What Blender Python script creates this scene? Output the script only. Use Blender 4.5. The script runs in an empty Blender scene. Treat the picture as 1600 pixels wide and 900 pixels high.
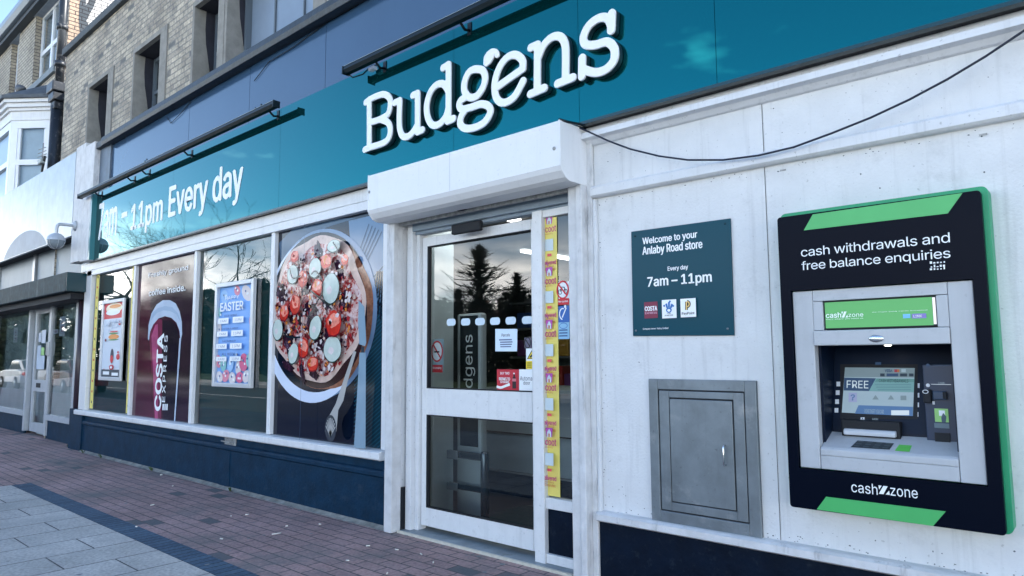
import bpy, bmesh, math, random
import numpy as np
from mathutils import Vector, Matrix
rnd = random.Random(7)
S = bpy.context.scene
COL = S.collection

# ------------------------------------------------------------------ camera
CAM_Y, CAM_Z, FOC = -3.55, 1.35, 1073.6
YAW, PIT, ROL = map(math.radians, (41.475, 5.689, -0.370))
_f = Vector((-math.sin(YAW)*math.cos(PIT), math.cos(YAW)*math.cos(PIT), math.sin(PIT)))
_r = Vector((math.cos(YAW), math.sin(YAW), 0)); _u = _r.cross(_f)
R_ = math.cos(ROL)*_r + math.sin(ROL)*_u
U_ = -math.sin(ROL)*_r + math.cos(ROL)*_u
cam = bpy.data.objects.new('camera', bpy.data.cameras.new('camera')); COL.objects.link(cam)
cam.matrix_world = Matrix(((R_.x, U_.x, -_f.x, 0), (R_.y, U_.y, -_f.y, CAM_Y), (R_.z, U_.z, -_f.z, CAM_Z), (0, 0, 0, 1)))
cam.data.sensor_width = 36; cam.data.lens = FOC*36/1600
cam.data.clip_start = .05; cam.data.clip_end = 2000
S.camera = cam

# ------------------------------------------------------------------ world, sun, exposure
SUN_EL, SUN_AZ = math.radians(38), math.radians(48)      # sun stands behind the shop, to the right
W = bpy.data.worlds.new('World'); S.world = W; W.use_nodes = True
wn, wl = W.node_tree.nodes, W.node_tree.links
bg = wn['Background']; bg.inputs['Strength'].default_value = .13
sky = wn.new('ShaderNodeTexSky'); sky.sky_type = 'NISHITA'; sky.sun_disc = False
sky.sun_elevation = SUN_EL; sky.sun_rotation = SUN_AZ
sky.air_density = 1.0; sky.dust_density = .35; sky.ozone_density = 1.8
tc = wn.new('ShaderNodeTexCoord'); mp = wn.new('ShaderNodeMapping'); mp.inputs['Scale'].default_value = (1.6, 1.6, 5.0)
mp.inputs['Location'].default_value = (.35, .2, 0)
nz = wn.new('ShaderNodeTexNoise'); nz.inputs['Scale'].default_value = 2.4; nz.inputs['Detail'].default_value = 9; nz.inputs['Roughness'].default_value = .56
cr = wn.new('ShaderNodeValToRGB'); cr.color_ramp.elements[0].position = .37; cr.color_ramp.elements[1].position = .52
sp = wn.new('ShaderNodeSeparateXYZ')
el = wn.new('ShaderNodeMapRange'); el.interpolation_type = 'SMOOTHSTEP'
for i, v in zip(range(1, 5), (.10, .21, 1, .0)): el.inputs[i].default_value = v
nz2 = wn.new('ShaderNodeTexNoise'); nz2.inputs['Scale'].default_value = 3.1; nz2.inputs['Detail'].default_value = 6
cr2 = wn.new('ShaderNodeValToRGB'); cr2.color_ramp.elements[0].position = .62; cr2.color_ramp.elements[1].position = .80
cr2.color_ramp.elements[1].color = (.5, .5, .5, 1)
mul = wn.new('ShaderNodeMath'); mul.operation = 'MULTIPLY'
mx_ = wn.new('ShaderNodeMath'); mx_.operation = 'MAXIMUM'
nz3 = wn.new('ShaderNodeTexNoise'); nz3.inputs['Scale'].default_value = 7; nz3.inputs['Detail'].default_value = 6
ccol = wn.new('ShaderNodeValToRGB')
ccol.color_ramp.elements[0].color = (9, 9.8, 11, 1); ccol.color_ramp.elements[0].position = .3
ccol.color_ramp.elements[1].color = (27, 26.5, 25, 1); ccol.color_ramp.elements[1].position = .65
mix = wn.new('ShaderNodeMix'); mix.data_type = 'RGBA'
L = wl.new
L(tc.outputs['Generated'], mp.inputs[0]); L(mp.outputs[0], nz.inputs[0]); L(nz.outputs['Fac'], cr.inputs[0])
L(tc.outputs['Generated'], sp.inputs[0]); L(sp.outputs[2], el.inputs[0])
L(mp.outputs[0], nz2.inputs[0]); L(nz2.outputs['Fac'], cr2.inputs[0])
L(cr.outputs[0], mul.inputs[0]); L(el.outputs[0], mul.inputs[1])
L(mul.outputs[0], mx_.inputs[0]); L(cr2.outputs[0], mx_.inputs[1])
L(mp.outputs[0], nz3.inputs[0]); L(nz3.outputs['Fac'], ccol.inputs[0])
L(mx_.outputs[0], mix.inputs[0]); L(sky.outputs[0], mix.inputs[6]); L(ccol.outputs[0], mix.inputs[7])
L(mix.outputs[2], bg.inputs[0])
sd = Vector((math.sin(SUN_AZ)*math.cos(SUN_EL), math.cos(SUN_AZ)*math.cos(SUN_EL), math.sin(SUN_EL)))
sl = bpy.data.lights.new('sun', 'SUN'); sl.energy = 3.2; sl.angle = math.radians(.5); sl.color = (1, .95, .87)
so = bpy.data.objects.new('sun', sl); COL.objects.link(so); so.rotation_euler = sd.to_track_quat('Z', 'Y').to_euler()
so.location = (5, 20, 30)
S.view_settings.view_transform = 'Standard'; S.view_settings.look = 'None'
S.view_settings.exposure = 1.72; S.view_settings.gamma = 1

# ------------------------------------------------------------------ helpers
def _ray(px, py): return _f + (px-800)/FOC*R_ - (py-450)/FOC*U_
def m(px, py, y=0.):
    """a measurement of the facade: metres along the street and above the pavement, on the plane at depth y"""
    d = _ray(px, py); t = (y-CAM_Y)/d.y
    return (t*d.x, CAM_Z+t*d.z)
def g(px, py, z=0.):
    d = _ray(px, py); t = (z-CAM_Z)/d.z
    return (t*d.x, CAM_Y+t*d.y)

MATS = {}
def lin(c): return tuple((v/12.92 if v <= .04045 else ((v+.055)/1.055)**2.4) for v in c)
def mat(name, col, rough=.6, spec=.5, metal=0., var=0., vscale=6., dirt=None, dirt_amt=.0, dscale=2., bump=0., bscale=40., streak=False, coat=0., drip=0., dripc=(.16, .17, .18)):
    """procedural paint: base colour, a mottled variation, a second colour of wear / dirt and a bump"""
    if name in MATS: return MATS[name]
    M = bpy.data.materials.new(name); M.use_nodes = True
    N, Lk = M.node_tree.nodes, M.node_tree.links
    P = N['Principled BSDF']; P.inputs['Roughness'].default_value = rough; P.inputs['Metallic'].default_value = metal
    P.inputs['Specular IOR Level'].default_value = spec; P.inputs['Coat Weight'].default_value = coat
    P.inputs['Base Color'].default_value = (*col, 1)
    c = None; T = N.new('ShaderNodeTexCoord')
    if var:
        n = N.new('ShaderNodeTexNoise'); n.inputs['Scale'].default_value = vscale; n.inputs['Detail'].default_value = 7; n.inputs['Roughness'].default_value = .62
        Lk.new(T.outputs['Object'], n.inputs[0])
        r = N.new('ShaderNodeValToRGB'); r.color_ramp.elements[0].position = .3; r.color_ramp.elements[1].position = .7
        r.color_ramp.elements[0].color = (*[v*(1-var) for v in col], 1); r.color_ramp.elements[1].color = (*[min(1, v*(1+var*.6)) for v in col], 1)
        Lk.new(n.outputs['Fac'], r.inputs[0]); c = r.outputs[0]
    if dirt:
        n = N.new('ShaderNodeTexNoise'); n.inputs['Scale'].default_value = dscale; n.inputs['Detail'].default_value = 10; n.inputs['Roughness'].default_value = .7
        q = N.new('ShaderNodeMapping'); q.inputs['Scale'].default_value = (1, 1, .18) if streak else (1, 1, 1)
        Lk.new(T.outputs['Object'], q.inputs[0]); Lk.new(q.outputs[0], n.inputs[0])
        r = N.new('ShaderNodeValToRGB'); r.color_ramp.elements[0].position = .56; r.color_ramp.elements[1].position = .74
        r.color_ramp.elements[1].color = (dirt_amt, dirt_amt, dirt_amt, 1)
        x = N.new('ShaderNodeMix'); x.data_type = 'RGBA'
        Lk.new(n.outputs['Fac'], r.inputs[0]); Lk.new(r.outputs[0], x.inputs[0])
        if c: Lk.new(c, x.inputs[6])
        else: x.inputs[6].default_value = (*col, 1)
        x.inputs[7].default_value = (*dirt, 1); c = x.outputs[2]
    if drip:
        n = N.new('ShaderNodeTexNoise'); n.inputs['Scale'].default_value = 1; n.inputs['Detail'].default_value = 8; n.inputs['Roughness'].default_value = .65
        q = N.new('ShaderNodeMapping'); q.inputs['Scale'].default_value = (17, 17, .9); Lk.new(T.outputs['Object'], q.inputs[0]); Lk.new(q.outputs[0], n.inputs[0])
        r = N.new('ShaderNodeValToRGB'); r.color_ramp.elements[0].position = .55; r.color_ramp.elements[1].position = .78; r.color_ramp.elements[1].color = (drip, drip, drip, 1)
        n2 = N.new('ShaderNodeTexNoise'); n2.inputs['Scale'].default_value = 55; n2.inputs['Detail'].default_value = 3; Lk.new(T.outputs['Object'], n2.inputs[0])
        r2 = N.new('ShaderNodeValToRGB'); r2.color_ramp.elements[0].position = .66; r2.color_ramp.elements[1].position = .72; r2.color_ramp.elements[1].color = (drip*1.2, drip*1.2, drip*1.2, 1); Lk.new(n2.outputs['Fac'], r2.inputs[0])
        mm = N.new('ShaderNodeMath'); mm.operation = 'MAXIMUM'; Lk.new(n.outputs['Fac'], r.inputs[0]); Lk.new(r.outputs[0], mm.inputs[0]); Lk.new(r2.outputs[0], mm.inputs[1])
        x = N.new('ShaderNodeMix'); x.data_type = 'RGBA'; Lk.new(mm.outputs[0], x.inputs[0])
        if c: Lk.new(c, x.inputs[6])
        else: x.inputs[6].default_value = (*col, 1)
        x.inputs[7].default_value = (*dripc, 1); c = x.outputs[2]
    if c: Lk.new(c, P.inputs['Base Color'])
    if bump:
        n = N.new('ShaderNodeTexNoise'); n.inputs['Scale'].default_value = bscale; n.inputs['Detail'].default_value = 5
        Lk.new(T.outputs['Object'], n.inputs[0])
        b = N.new('ShaderNodeBump'); b.inputs['Strength'].default_value = bump; b.inputs['Distance'].default_value = .01
        Lk.new(n.outputs['Fac'], b.inputs['Height']); Lk.new(b.outputs[0], P.inputs['Normal'])
    MATS[name] = M; return M

def brickmat(name, c1, c2, mortar, w, h, plane='XZ', rough=.85, ms=.01, offset=.5, patch=None, patch_amt=.6, pscale=1.3, bump=.6, grime=None, dark_rate=0, shift=(0, 0)):
    if name in MATS: return MATS[name]
    M = bpy.data.materials.new(name); M.use_nodes = True
    N, Lk = M.node_tree.nodes, M.node_tree.links
    P = N['Principled BSDF']; P.inputs['Roughness'].default_value = rough; P.inputs['Specular IOR Level'].default_value = .3
    T = N.new('ShaderNodeTexCoord'); s = N.new('ShaderNodeSeparateXYZ'); k = N.new('ShaderNodeCombineXYZ')
    Lk.new(T.outputs['Object'], s.inputs[0])
    a, b_ = {'XZ': (0, 2), 'XY': (0, 1), 'YX': (1, 0), 'YZ': (1, 2)}[plane]
    for ii, ax in ((0, a), (1, b_)):
        ad = N.new('ShaderNodeMath'); ad.inputs[1].default_value = 100*w*h*100 + shift[ii] if False else shift[ii]
        Lk.new(s.outputs[ax], ad.inputs[0]); Lk.new(ad.outputs[0], k.inputs[ii])
    B = N.new('ShaderNodeTexBrick'); B.inputs['Scale'].default_value = 1; B.offset = offset
    B.inputs['Brick Width'].default_value = w; B.inputs['Row Height'].default_value = h
    B.inputs['Mortar Size'].default_value = ms; B.inputs['Mortar Smooth'].default_value = .3; B.inputs['Bias'].default_value = -.1
    B.inputs['Color1'].default_value = (*c1, 1); B.inputs['Color2'].default_value = (*c2, 1); B.inputs['Mortar'].default_value = (*mortar, 1)
    Lk.new(k.outputs[0], B.inputs[0]); c = B.outputs['Color']
    n = N.new('ShaderNodeTexNoise'); n.inputs['Scale'].default_value = 45; n.inputs['Detail'].default_value = 6
    Lk.new(T.outputs['Object'], n.inputs[0])
    r = N.new('ShaderNodeMapRange'); r.inputs[1].default_value = .25; r.inputs[2].default_value = .75; r.inputs[3].default_value = .68; r.inputs[4].default_value = 1.25
    Lk.new(n.outputs['Fac'], r.inputs[0])
    v = N.new('ShaderNodeMix'); v.data_type = 'RGBA'; v.blend_type = 'MULTIPLY'; v.inputs[0].default_value = 1
    Lk.new(c, v.inputs[6]); Lk.new(r.outputs[0], v.inputs[7]); c = v.outputs[2]
    nb_ = N.new('ShaderNodeTexNoise'); nb_.inputs['Scale'].default_value = .8; nb_.inputs['Detail'].default_value = 9; nb_.inputs['Roughness'].default_value = .68; Lk.new(T.outputs['Object'], nb_.inputs[0])
    rb = N.new('ShaderNodeMapRange'); rb.inputs[1].default_value = .3; rb.inputs[2].default_value = .72; rb.inputs[3].default_value = .66; rb.inputs[4].default_value = 1.3; Lk.new(nb_.outputs['Fac'], rb.inputs[0])
    vb = N.new('ShaderNodeMix'); vb.data_type = 'RGBA'; vb.blend_type = 'MULTIPLY'; vb.inputs[0].default_value = 1; Lk.new(c, vb.inputs[6]); Lk.new(rb.outputs[0], vb.inputs[7]); c = vb.outputs[2]
    if patch:
        # whole bricks / blocks of another colour: noise sampled per brick cell
        n2 = N.new('ShaderNodeTexNoise'); n2.inputs['Scale'].default_value = pscale; n2.inputs['Detail'].default_value = 8; n2.inputs['Roughness'].default_value = .75
        Lk.new(T.outputs['Object'], n2.inputs[0])
        r2 = N.new('ShaderNodeValToRGB'); r2.color_ramp.elements[0].position = .5; r2.color_ramp.elements[1].position = .66
        r2.color_ramp.elements[1].color = (patch_amt,)*3+(1,)
        x = N.new('ShaderNodeMix'); x.data_type = 'RGBA'
        Lk.new(n2.outputs['Fac'], r2.inputs[0]); Lk.new(r2.outputs[0], x.inputs[0]); Lk.new(c, x.inputs[6]); x.inputs[7].default_value = (*patch, 1); c = x.outputs[2]
    if dark_rate:
        B2 = N.new('ShaderNodeTexBrick'); B2.inputs['Scale'].default_value = 1; B2.offset = offset
        for kk in ('Brick Width', 'Row Height', 'Mortar Size'): B2.inputs[kk].default_value = B.inputs[kk].default_value
        B2.inputs['Bias'].default_value = 0; B2.inputs['Mortar Smooth'].default_value = 0
        B2.inputs['Color1'].default_value = (0, 0, 0, 1); B2.inputs['Color2'].default_value = (1, 1, 1, 1); B2.inputs['Mortar'].default_value = (0, 0, 0, 1)
        Lk.new(k.outputs[0], B2.inputs[0])
        r3 = N.new('ShaderNodeMapRange'); r3.inputs[1].default_value = 1-dark_rate; r3.inputs[2].default_value = 1-dark_rate*.8
        r3.inputs[4].default_value = .75
        Lk.new(B2.outputs['Color'], r3.inputs[0])
        x = N.new('ShaderNodeMix'); x.data_type = 'RGBA'
        Lk.new(r3.outputs[0], x.inputs[0]); Lk.new(c, x.inputs[6]); x.inputs[7].default_value = (*(grime or (.05, .06, .07)), 1); c = x.outputs[2]
    Lk.new(c, P.inputs['Base Color'])
    ad = N.new('ShaderNodeMath'); ad.operation = 'MULTIPLY_ADD'; ad.inputs[1].default_value = -1.2
    Lk.new(B.outputs['Fac'], ad.inputs[0]); Lk.new(n.outputs['Fac'], ad.inputs[2])
    b = N.new('ShaderNodeBump'); b.inputs['Strength'].default_value = bump; b.inputs['Distance'].default_value = .012
    Lk.new(ad.outputs[0], b.inputs['Height']); Lk.new(b.outputs[0], P.inputs['Normal'])
    MATS[name] = M; return M

def glassmat(name, ior=1.75, tint=(.9, .95, .95), rough=.0):
    if name in MATS: return MATS[name]
    M = bpy.data.materials.new(name); M.use_nodes = True
    N, Lk = M.node_tree.nodes, M.node_tree.links; N.remove(N['Principled BSDF'])
    F = N.new('ShaderNodeFresnel'); F.inputs[0].default_value = ior
    t = N.new('ShaderNodeBsdfTransparent'); t.inputs[0].default_value = (*tint, 1)
    gl = N.new('ShaderNodeBsdfGlossy'); gl.inputs['Roughness'].default_value = rough
    x = N.new('ShaderNodeMixShader'); Lk.new(F.outputs[0], x.inputs[0]); Lk.new(t.outputs[0], x.inputs[1]); Lk.new(gl.outputs[0], x.inputs[2])
    # slight waviness of real panes
    T = N.new('ShaderNodeTexCoord'); n = N.new('ShaderNodeTexNoise'); n.inputs['Scale'].default_value = 1.3; n.inputs['Detail'].default_value = 2
    b = N.new('ShaderNodeBump'); b.inputs['Strength'].default_value = .012; b.inputs['Distance'].default_value = .02
    Lk.new(T.outputs['Object'], n.inputs[0]); Lk.new(n.outputs['Fac'], b.inputs['Height']); Lk.new(b.outputs[0], gl.inputs['Normal'])
    Lk.new(x.outputs[0], N['Material Output'].inputs[0]); MATS[name] = M; return M

def emat(name, col, st):
    M = bpy.data.materials.new(name); M.use_nodes = True
    P = M.node_tree.nodes['Principled BSDF']; P.inputs['Base Color'].default_value = (*[v*.25 for v in col], 1)
    P.inputs['Emission Color'].default_value = (*col, 1); P.inputs['Emission Strength'].default_value = st; return M

class MB:
    """collects simple solids and links them as one mesh object"""
    def __init__(s): s.v = []; s.f = []; s.mi = []; s.sm = []
    def add(s, vs, fs, mi=0, sm=False):
        o = len(s.v); s.v += [tuple(p) for p in vs]
        for f in fs: s.f.append([o+i for i in f]); s.mi.append(mi); s.sm.append(sm)
        return s
    def box(s, x0, x1, y0, y1, z0, z1, mi=0):
        x0, x1 = sorted((x0, x1)); y0, y1 = sorted((y0, y1)); z0, z1 = sorted((z0, z1))
        return s.add([(x0,y0,z0),(x1,y0,z0),(x1,y1,z0),(x0,y1,z0),(x0,y0,z1),(x1,y0,z1),(x1,y1,z1),(x0,y1,z1)],
              [(3,2,1,0),(4,5,6,7),(0,1,5,4),(1,2,6,5),(2,3,7,6),(3,0,4,7)], mi)
    def prism(s, xz, y0, y1, mi=0):
        """a flat outline in the facade plane, given thickness"""
        n = len(xz); a = sum(xz[i][0]*xz[(i+1) % n][1]-xz[(i+1) % n][0]*xz[i][1] for i in range(n))
        if a < 0: xz = xz[::-1]
        y0, y1 = sorted((y0, y1))
        return s.add([(x, y0, z) for x, z in xz]+[(x, y1, z) for x, z in xz],
              [list(range(n)), list(range(2*n-1, n-1, -1))]+[(i, i+n, (i+1) % n+n, (i+1) % n) for i in range(n)], mi)
    def profile(s, yz, x0, x1, mi=0):
        """a moulding: a section in y,z run along x"""
        n = len(yz); a = sum(yz[i][0]*yz[(i+1) % n][1]-yz[(i+1) % n][0]*yz[i][1] for i in range(n))
        if a < 0: yz = yz[::-1]
        return s.add([(x0, y, z) for y, z in yz]+[(x1, y, z) for y, z in yz],
              [list(range(n-1, -1, -1)), list(range(n, 2*n))]+[(i, (i+1) % n, (i+1) % n+n, i+n) for i in range(n)], mi)
    def vprism(s, xy, z0, z1, mi=0):
        n = len(xy); a = sum(xy[i][0]*xy[(i+1) % n][1]-xy[(i+1) % n][0]*xy[i][1] for i in range(n))
        if a < 0: xy = xy[::-1]
        return s.add([(x, y, z0) for x, y in xy]+[(x, y, z1) for x, y in xy],
              [list(range(n-1, -1, -1)), list(range(n, 2*n))]+[(i, (i+1) % n, (i+1) % n+n, i+n) for i in range(n)], mi)
    def tube(s, pts, r, n=8, mi=0):
        pts = [Vector(p) for p in pts]; rs = r if isinstance(r, (list, tuple)) else [r]*len(pts)
        vs = []; up = None
        for i, p in enumerate(pts):
            d = (pts[min(i+1, len(pts)-1)]-pts[max(i-1, 0)])
            d = d.normalized() if d.length > 1e-9 else Vector((0, 0, 1))
            if up is None: up = d.orthogonal().normalized()
            else: up = (up-d*up.dot(d)); up = up.normalized() if up.length > 1e-6 else d.orthogonal().normalized()
            w = d.cross(up)
            for k in range(n):
                a = 2*math.pi*k/n; vs.append(p+rs[i]*(math.cos(a)*up+math.sin(a)*w))
        fs = []
        for i in range(len(pts)-1):
            for k in range(n):
                fs.append((i*n+k, i*n+(k+1) % n, (i+1)*n+(k+1) % n, (i+1)*n+k))
        fs.append(list(range(n-1, -1, -1))); fs.append([(len(pts)-1)*n+k for k in range(n)])
        return s.add(vs, fs, mi, True)
    def ball(s, c, rx, ry, rz, n=14, k=8, mi=0, z0=-1., z1=1.):
        vs = []; fs = []
        a0, a1 = math.asin(z0), math.asin(z1)
        for i in range(k+1):
            t = a0+(a1-a0)*i/k
            for j in range(n):
                a = 2*math.pi*j/n; vs.append((c[0]+rx*math.cos(t)*math.cos(a), c[1]+ry*math.cos(t)*math.sin(a), c[2]+rz*math.sin(t)))
        for i in range(k):
            for j in range(n): fs.append((i*n+j, i*n+(j+1) % n, (i+1)*n+(j+1) % n, (i+1)*n+j))
        return s.add(vs, fs, mi, True)
    def wall(s, x0, x1, z0, z1, y, holes, mi=0, face=-1):
        """a sheet in the facade plane with rectangular openings"""
        xs = sorted({x0, x1, *[h[i] for h in holes for i in (0, 1)]}); zs = sorted({z0, z1, *[h[i] for h in holes for i in (2, 3)]})
        xs = [x for x in xs if x0 <= x <= x1]; zs = [z for z in zs if z0 <= z <= z1]
        for i in range(len(xs)-1):
            for j in range(len(zs)-1):
                cx, cz = (xs[i]+xs[i+1])/2, (zs[j]+zs[j+1])/2
                if any(h[0] < cx < h[1] and h[2] < cz < h[3] for h in holes): continue
                q = [(xs[i], y, zs[j]), (xs[i+1], y, zs[j]), (xs[i+1], y, zs[j+1]), (xs[i], y, zs[j+1])]
                s.add(q if face < 0 else q[::-1], [(0, 1, 2, 3)], mi)
        return s
    def build(s, name, ms, parent=None, bevel=0., label=None):
        me = bpy.data.meshes.new(name); me.from_pydata(s.v, [], s.f)
        ms = ms if isinstance(ms, (list, tuple)) else [ms]
        for q in ms: me.materials.append(q)
        me.polygons.foreach_set('material_index', s.mi); me.polygons.foreach_set('use_smooth', s.sm); me.update()
        o = bpy.data.objects.new(name, me); COL.objects.link(o)
        if parent: attach(o, parent)
        if label: o['label'] = label
        if bevel:
            b = o.modifiers.new('bevel', 'BEVEL'); b.width = bevel; b.segments = 2; b.limit_method = 'ANGLE'; b.angle_limit = math.radians(40)
        return o
def attach(o, parent):
    o.parent = parent
    o.matrix_parent_inverse = Matrix.Translation(-parent.location) if parent.type == 'EMPTY' else Matrix()
def tag(o, label=None, cat=None, group=None, kind=None):
    for k, v in (('label', label), ('category', cat), ('group', group), ('kind', kind)):
        if v: o[k] = v
    return o
def thing(name, label, cat, loc=(0, 0, 0), group=None):
    o = bpy.data.objects.new(name, None); COL.objects.link(o); o.location = loc; o.empty_display_size = .2
    return tag(o, label, cat, group)

_txt = {}
try: FONT = bpy.data.fonts.load(bpy.utils.system_resource('DATAFILES', path='fonts')+'/Inter.woff2')   # the interface font shipped with Blender itself
except Exception: FONT = None
def text_mesh(s, bold=0., space=1.):
    key = (s, bold, space)
    if key not in _txt:
        c = bpy.data.curves.new('lettering', 'FONT'); c.body = s; c.offset = bold; c.resolution_u = 3; c.space_character = space
        if FONT: c.font = FONT
        c.fill_mode = 'FRONT'
        o = bpy.data.objects.new('lettering', c); COL.objects.link(o)
        me = o.to_mesh(depsgraph=None) if False else bpy.data.meshes.new_from_object(o.evaluated_get(bpy.context.evaluated_depsgraph_get()))
        v = [(p.co.x, p.co.y) for p in me.vertices]; f = [list(p.vertices) for p in me.polygons]
        bpy.data.objects.remove(o); bpy.data.curves.remove(c); bpy.data.meshes.remove(me); _txt[key] = (v, f)
    return _txt[key]
def clip(poly, rect):
    x0, z0, x1, z1 = rect
    for ax, val, sg in ((0, x0, 1), (0, x1, -1), (1, z0, 1), (1, z1, -1)):
        out = []
        for i in range(len(poly)):
            a, b = poly[i-1], poly[i]; ia, ib = (a[ax]-val)*sg >= 0, (b[ax]-val)*sg >= 0
            if ia != ib:
                t = (val-a[ax])/(b[ax]-a[ax]); out.append((a[0]+t*(b[0]-a[0]), a[1]+t*(b[1]-a[1])))
            if ib: out.append(b)
        poly = out
        if not poly: break
    return poly
class Print:
    """flat printed matter on one plane: each layer of ink lies a hair in front of the one below"""
    STEP = .0006
    def __init__(s, y, rect=None): s.y = y; s.k = 0; s.mb = MB(); s.ms = []; s.rect = rect
    def _mi(s, M):
        if M not in s.ms: s.ms.append(M)
        return s.ms.index(M)
    def poly(s, pts, M, up=True):
        if s.rect: pts = clip(list(pts), s.rect)
        if len(pts) < 3: return s
        n = len(pts); a = sum(pts[i][0]*pts[(i+1) % n][1]-pts[(i+1) % n][0]*pts[i][1] for i in range(n))
        if a < 0: pts = pts[::-1]
        if up: s.k += 1
        y = s.y-s.k*s.STEP
        s.mb.add([(x, y, z) for x, z in pts], [list(range(n))], s._mi(M)); return s
    def rect_(s, x0, z0, x1, z1, M, up=True): return s.poly([(x0, z0), (x1, z0), (x1, z1), (x0, z1)], M, up)
    def px(s, pts, M, up=True): return s.poly([m(a, b, s.y) for a, b in pts], M, up)
    def pr(s, l, t, r, b, M, up=True):
        """upright rectangle measured by its left-top and right-bottom corners"""
        x0, z1 = m(l, t, s.y); x1, z0 = m(r, b, s.y); return s.rect_(x0, z0, x1, z1, M, up)
    def ell(s, cx, cz, rx, rz, M, rot=0., n=28, wob=0., a0=0., a1=2*math.pi, up=True):
        p = []; full = abs(a1-a0-2*math.pi) < 1e-6
        for i in range(n if full else n+1):
            a = a0+(a1-a0)*i/n; k = 1+wob*math.sin(5*a+cx*40)+wob*.7*math.sin(9*a+cz*31)
            x, z = k*rx*math.cos(a), k*rz*math.sin(a); p.append((cx+x*math.cos(rot)-z*math.sin(rot), cz+x*math.sin(rot)+z*math.cos(rot)))
        return s.poly(p, M, up)
    def ring(s, cx, cz, rx, rz, w, M, n=32, a0=0., a1=2*math.pi):
        s.k += 1; y = s.y-s.k*s.STEP; vs = []; fs = []
        for i in range(n+1):
            a = a0+(a1-a0)*i/n
            vs += [(cx+rx*math.cos(a), y, cz+rz*math.sin(a)), (cx+(rx-w)*math.cos(a), y, cz+(rz-w)*math.sin(a))]
        for i in range(n): fs.append((2*i, 2*i+1, 2*i+3, 2*i+2)[::1])
        s.mb.add(vs, [f[::-1] if True else f for f in fs], s._mi(M)); return s
    def line(s, pts, w, M, up=True):
        if up: s.k += 1
        for (xa, za), (xb, zb) in zip(pts, pts[1:]):
            d = math.hypot(xb-xa, zb-za) or 1; nx, nz_ = -(zb-za)/d*w/2, (xb-xa)/d*w/2
            q = [(xa+nx, za+nz_), (xa-nx, za-nz_), (xb-nx, zb-nz_), (xb+nx, zb+nz_)]; s.poly(q, M, False)
        return s
    def text(s, t, x0, z0, x1, z1, M, bold=0., up=False, space=1.):
        """words fitted into a rectangle; up=True reads from bottom to top; bold thickens the strokes"""
        v, f = text_mesh(t, 0., space); xs = [p[0] for p in v]; zs = [p[1] for p in v]
        ax, bx, az, bz = min(xs), max(xs), min(zs), max(zs); s.k += 1
        th = bold*1.5*((x1-x0) if up else (z1-z0))
        offs = [(0, 0)] if bold <= 0 else [(-th, 0), (th, 0), (0, th*.6), (0, -th*.6), (-th*.5, th*.3), (th*.5, -th*.3)]
        for q, (ox, oz) in enumerate(offs):
            y = s.y-s.k*s.STEP-q*.00006
            if up: vs = [(x1-(p[1]-az)/(bz-az)*(x1-x0)+oz, y, z0+(p[0]-ax)/(bx-ax)*(z1-z0)+ox) for p in v]
            else: vs = [(x0+(p[0]-ax)/(bx-ax)*(x1-x0)+ox, y, z0+(p[1]-az)/(bz-az)*(z1-z0)+oz) for p in v]
            s.mb.add(vs, f, s._mi(M))
        return s
    def tp(s, t, lb, rt, M, bold=0., up=False, space=1.):
        """words fitted between their measured left-bottom and right-top corners"""
        x0, z0 = m(*lb, s.y); x1, z1 = m(*rt, s.y); return s.text(t, x0, z0, x1, z1, M, bold, up, space)
    def build(s, name, parent=None): return s.mb.build(name, s.ms, parent)

def ink(name, rgb255, rough=.45, **k): return mat(name, lin([c/255 for c in rgb255]), rough, **k)

# sdf outline of round-ended strokes -> smooth filled letter shapes
def catmull(p, n=7):
    if len(p) < 3: return p
    q = [p[0]]+list(p)+[p[-1]]; out = []
    for i in range(1, len(q)-2):
        a, b, c, d = map(np.array, (q[i-1], q[i], q[i+1], q[i+2]))
        for t in np.linspace(0, 1, n, endpoint=False):
            out.append(tuple(.5*((2*b)+(-a+c)*t+(2*a-5*b+4*c-d)*t*t+(-a+3*b-3*c+d)*t**3)))
    out.append(tuple(p[-1])); return out
def outline(strokes, res=.004):
    segs = []
    for pts, r in strokes:
        for a, b in zip(pts, pts[1:]): segs.append((*a, *b, r))
    segs = np.array(segs); mg = segs[:, 4].max()+3*res
    x0, x1 = segs[:, [0, 2]].min()-mg, segs[:, [0, 2]].max()+mg; z0, z1 = segs[:, [1, 3]].min()-mg, segs[:, [1, 3]].max()+mg
    X, Z = np.meshgrid(np.arange(x0, x1, res), np.arange(z0, z1, res), indexing='ij'); D = np.full(X.shape, 9.)
    for ax, az, bx, bz, r in segs:
        dx, dz = bx-ax, bz-az; l = dx*dx+dz*dz+1e-12; t = np.clip(((X-ax)*dx+(Z-az)*dz)/l, 0, 1)
        d = np.hypot(X-ax-t*dx, Z-az-t*dz)-r; D = np.minimum(D, d)
    D += 1e-7; I, J = D.shape; nxt = {}
    def cross(i, j, k, l):
        a, b = D[i, j], D[k, l]; t = a/(a-b); return (X[i, j]+t*(X[k, l]-X[i, j]), Z[i, j]+t*(Z[k, l]-Z[i, j]))
    P = {}
    for i in range(I-1):
        for j in range(J-1):
            c = [(i, j), (i+1, j), (i+1, j+1), (i, j+1)]; ins = [D[q] < 0 for q in c]
            if all(ins) or not any(ins): continue
            ent, exi = [], []
            for e in range(4):
                a, b = c[e], c[(e+1) % 4]
                if ins[e] != ins[(e+1) % 4]:
                    key = (min(a, b), max(a, b)); P[key] = cross(*a, *b); (exi if ins[e] else ent).append(key)
            for a, b in zip(exi, ent): nxt[a] = b
    loops = []
    while nxt:
        k0 = next(iter(nxt)); k = k0; lp = []
        while k in nxt: lp.append(P[k]); k = nxt.pop(k)
        if len(lp) > 5: loops.append(lp)
    return loops
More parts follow.
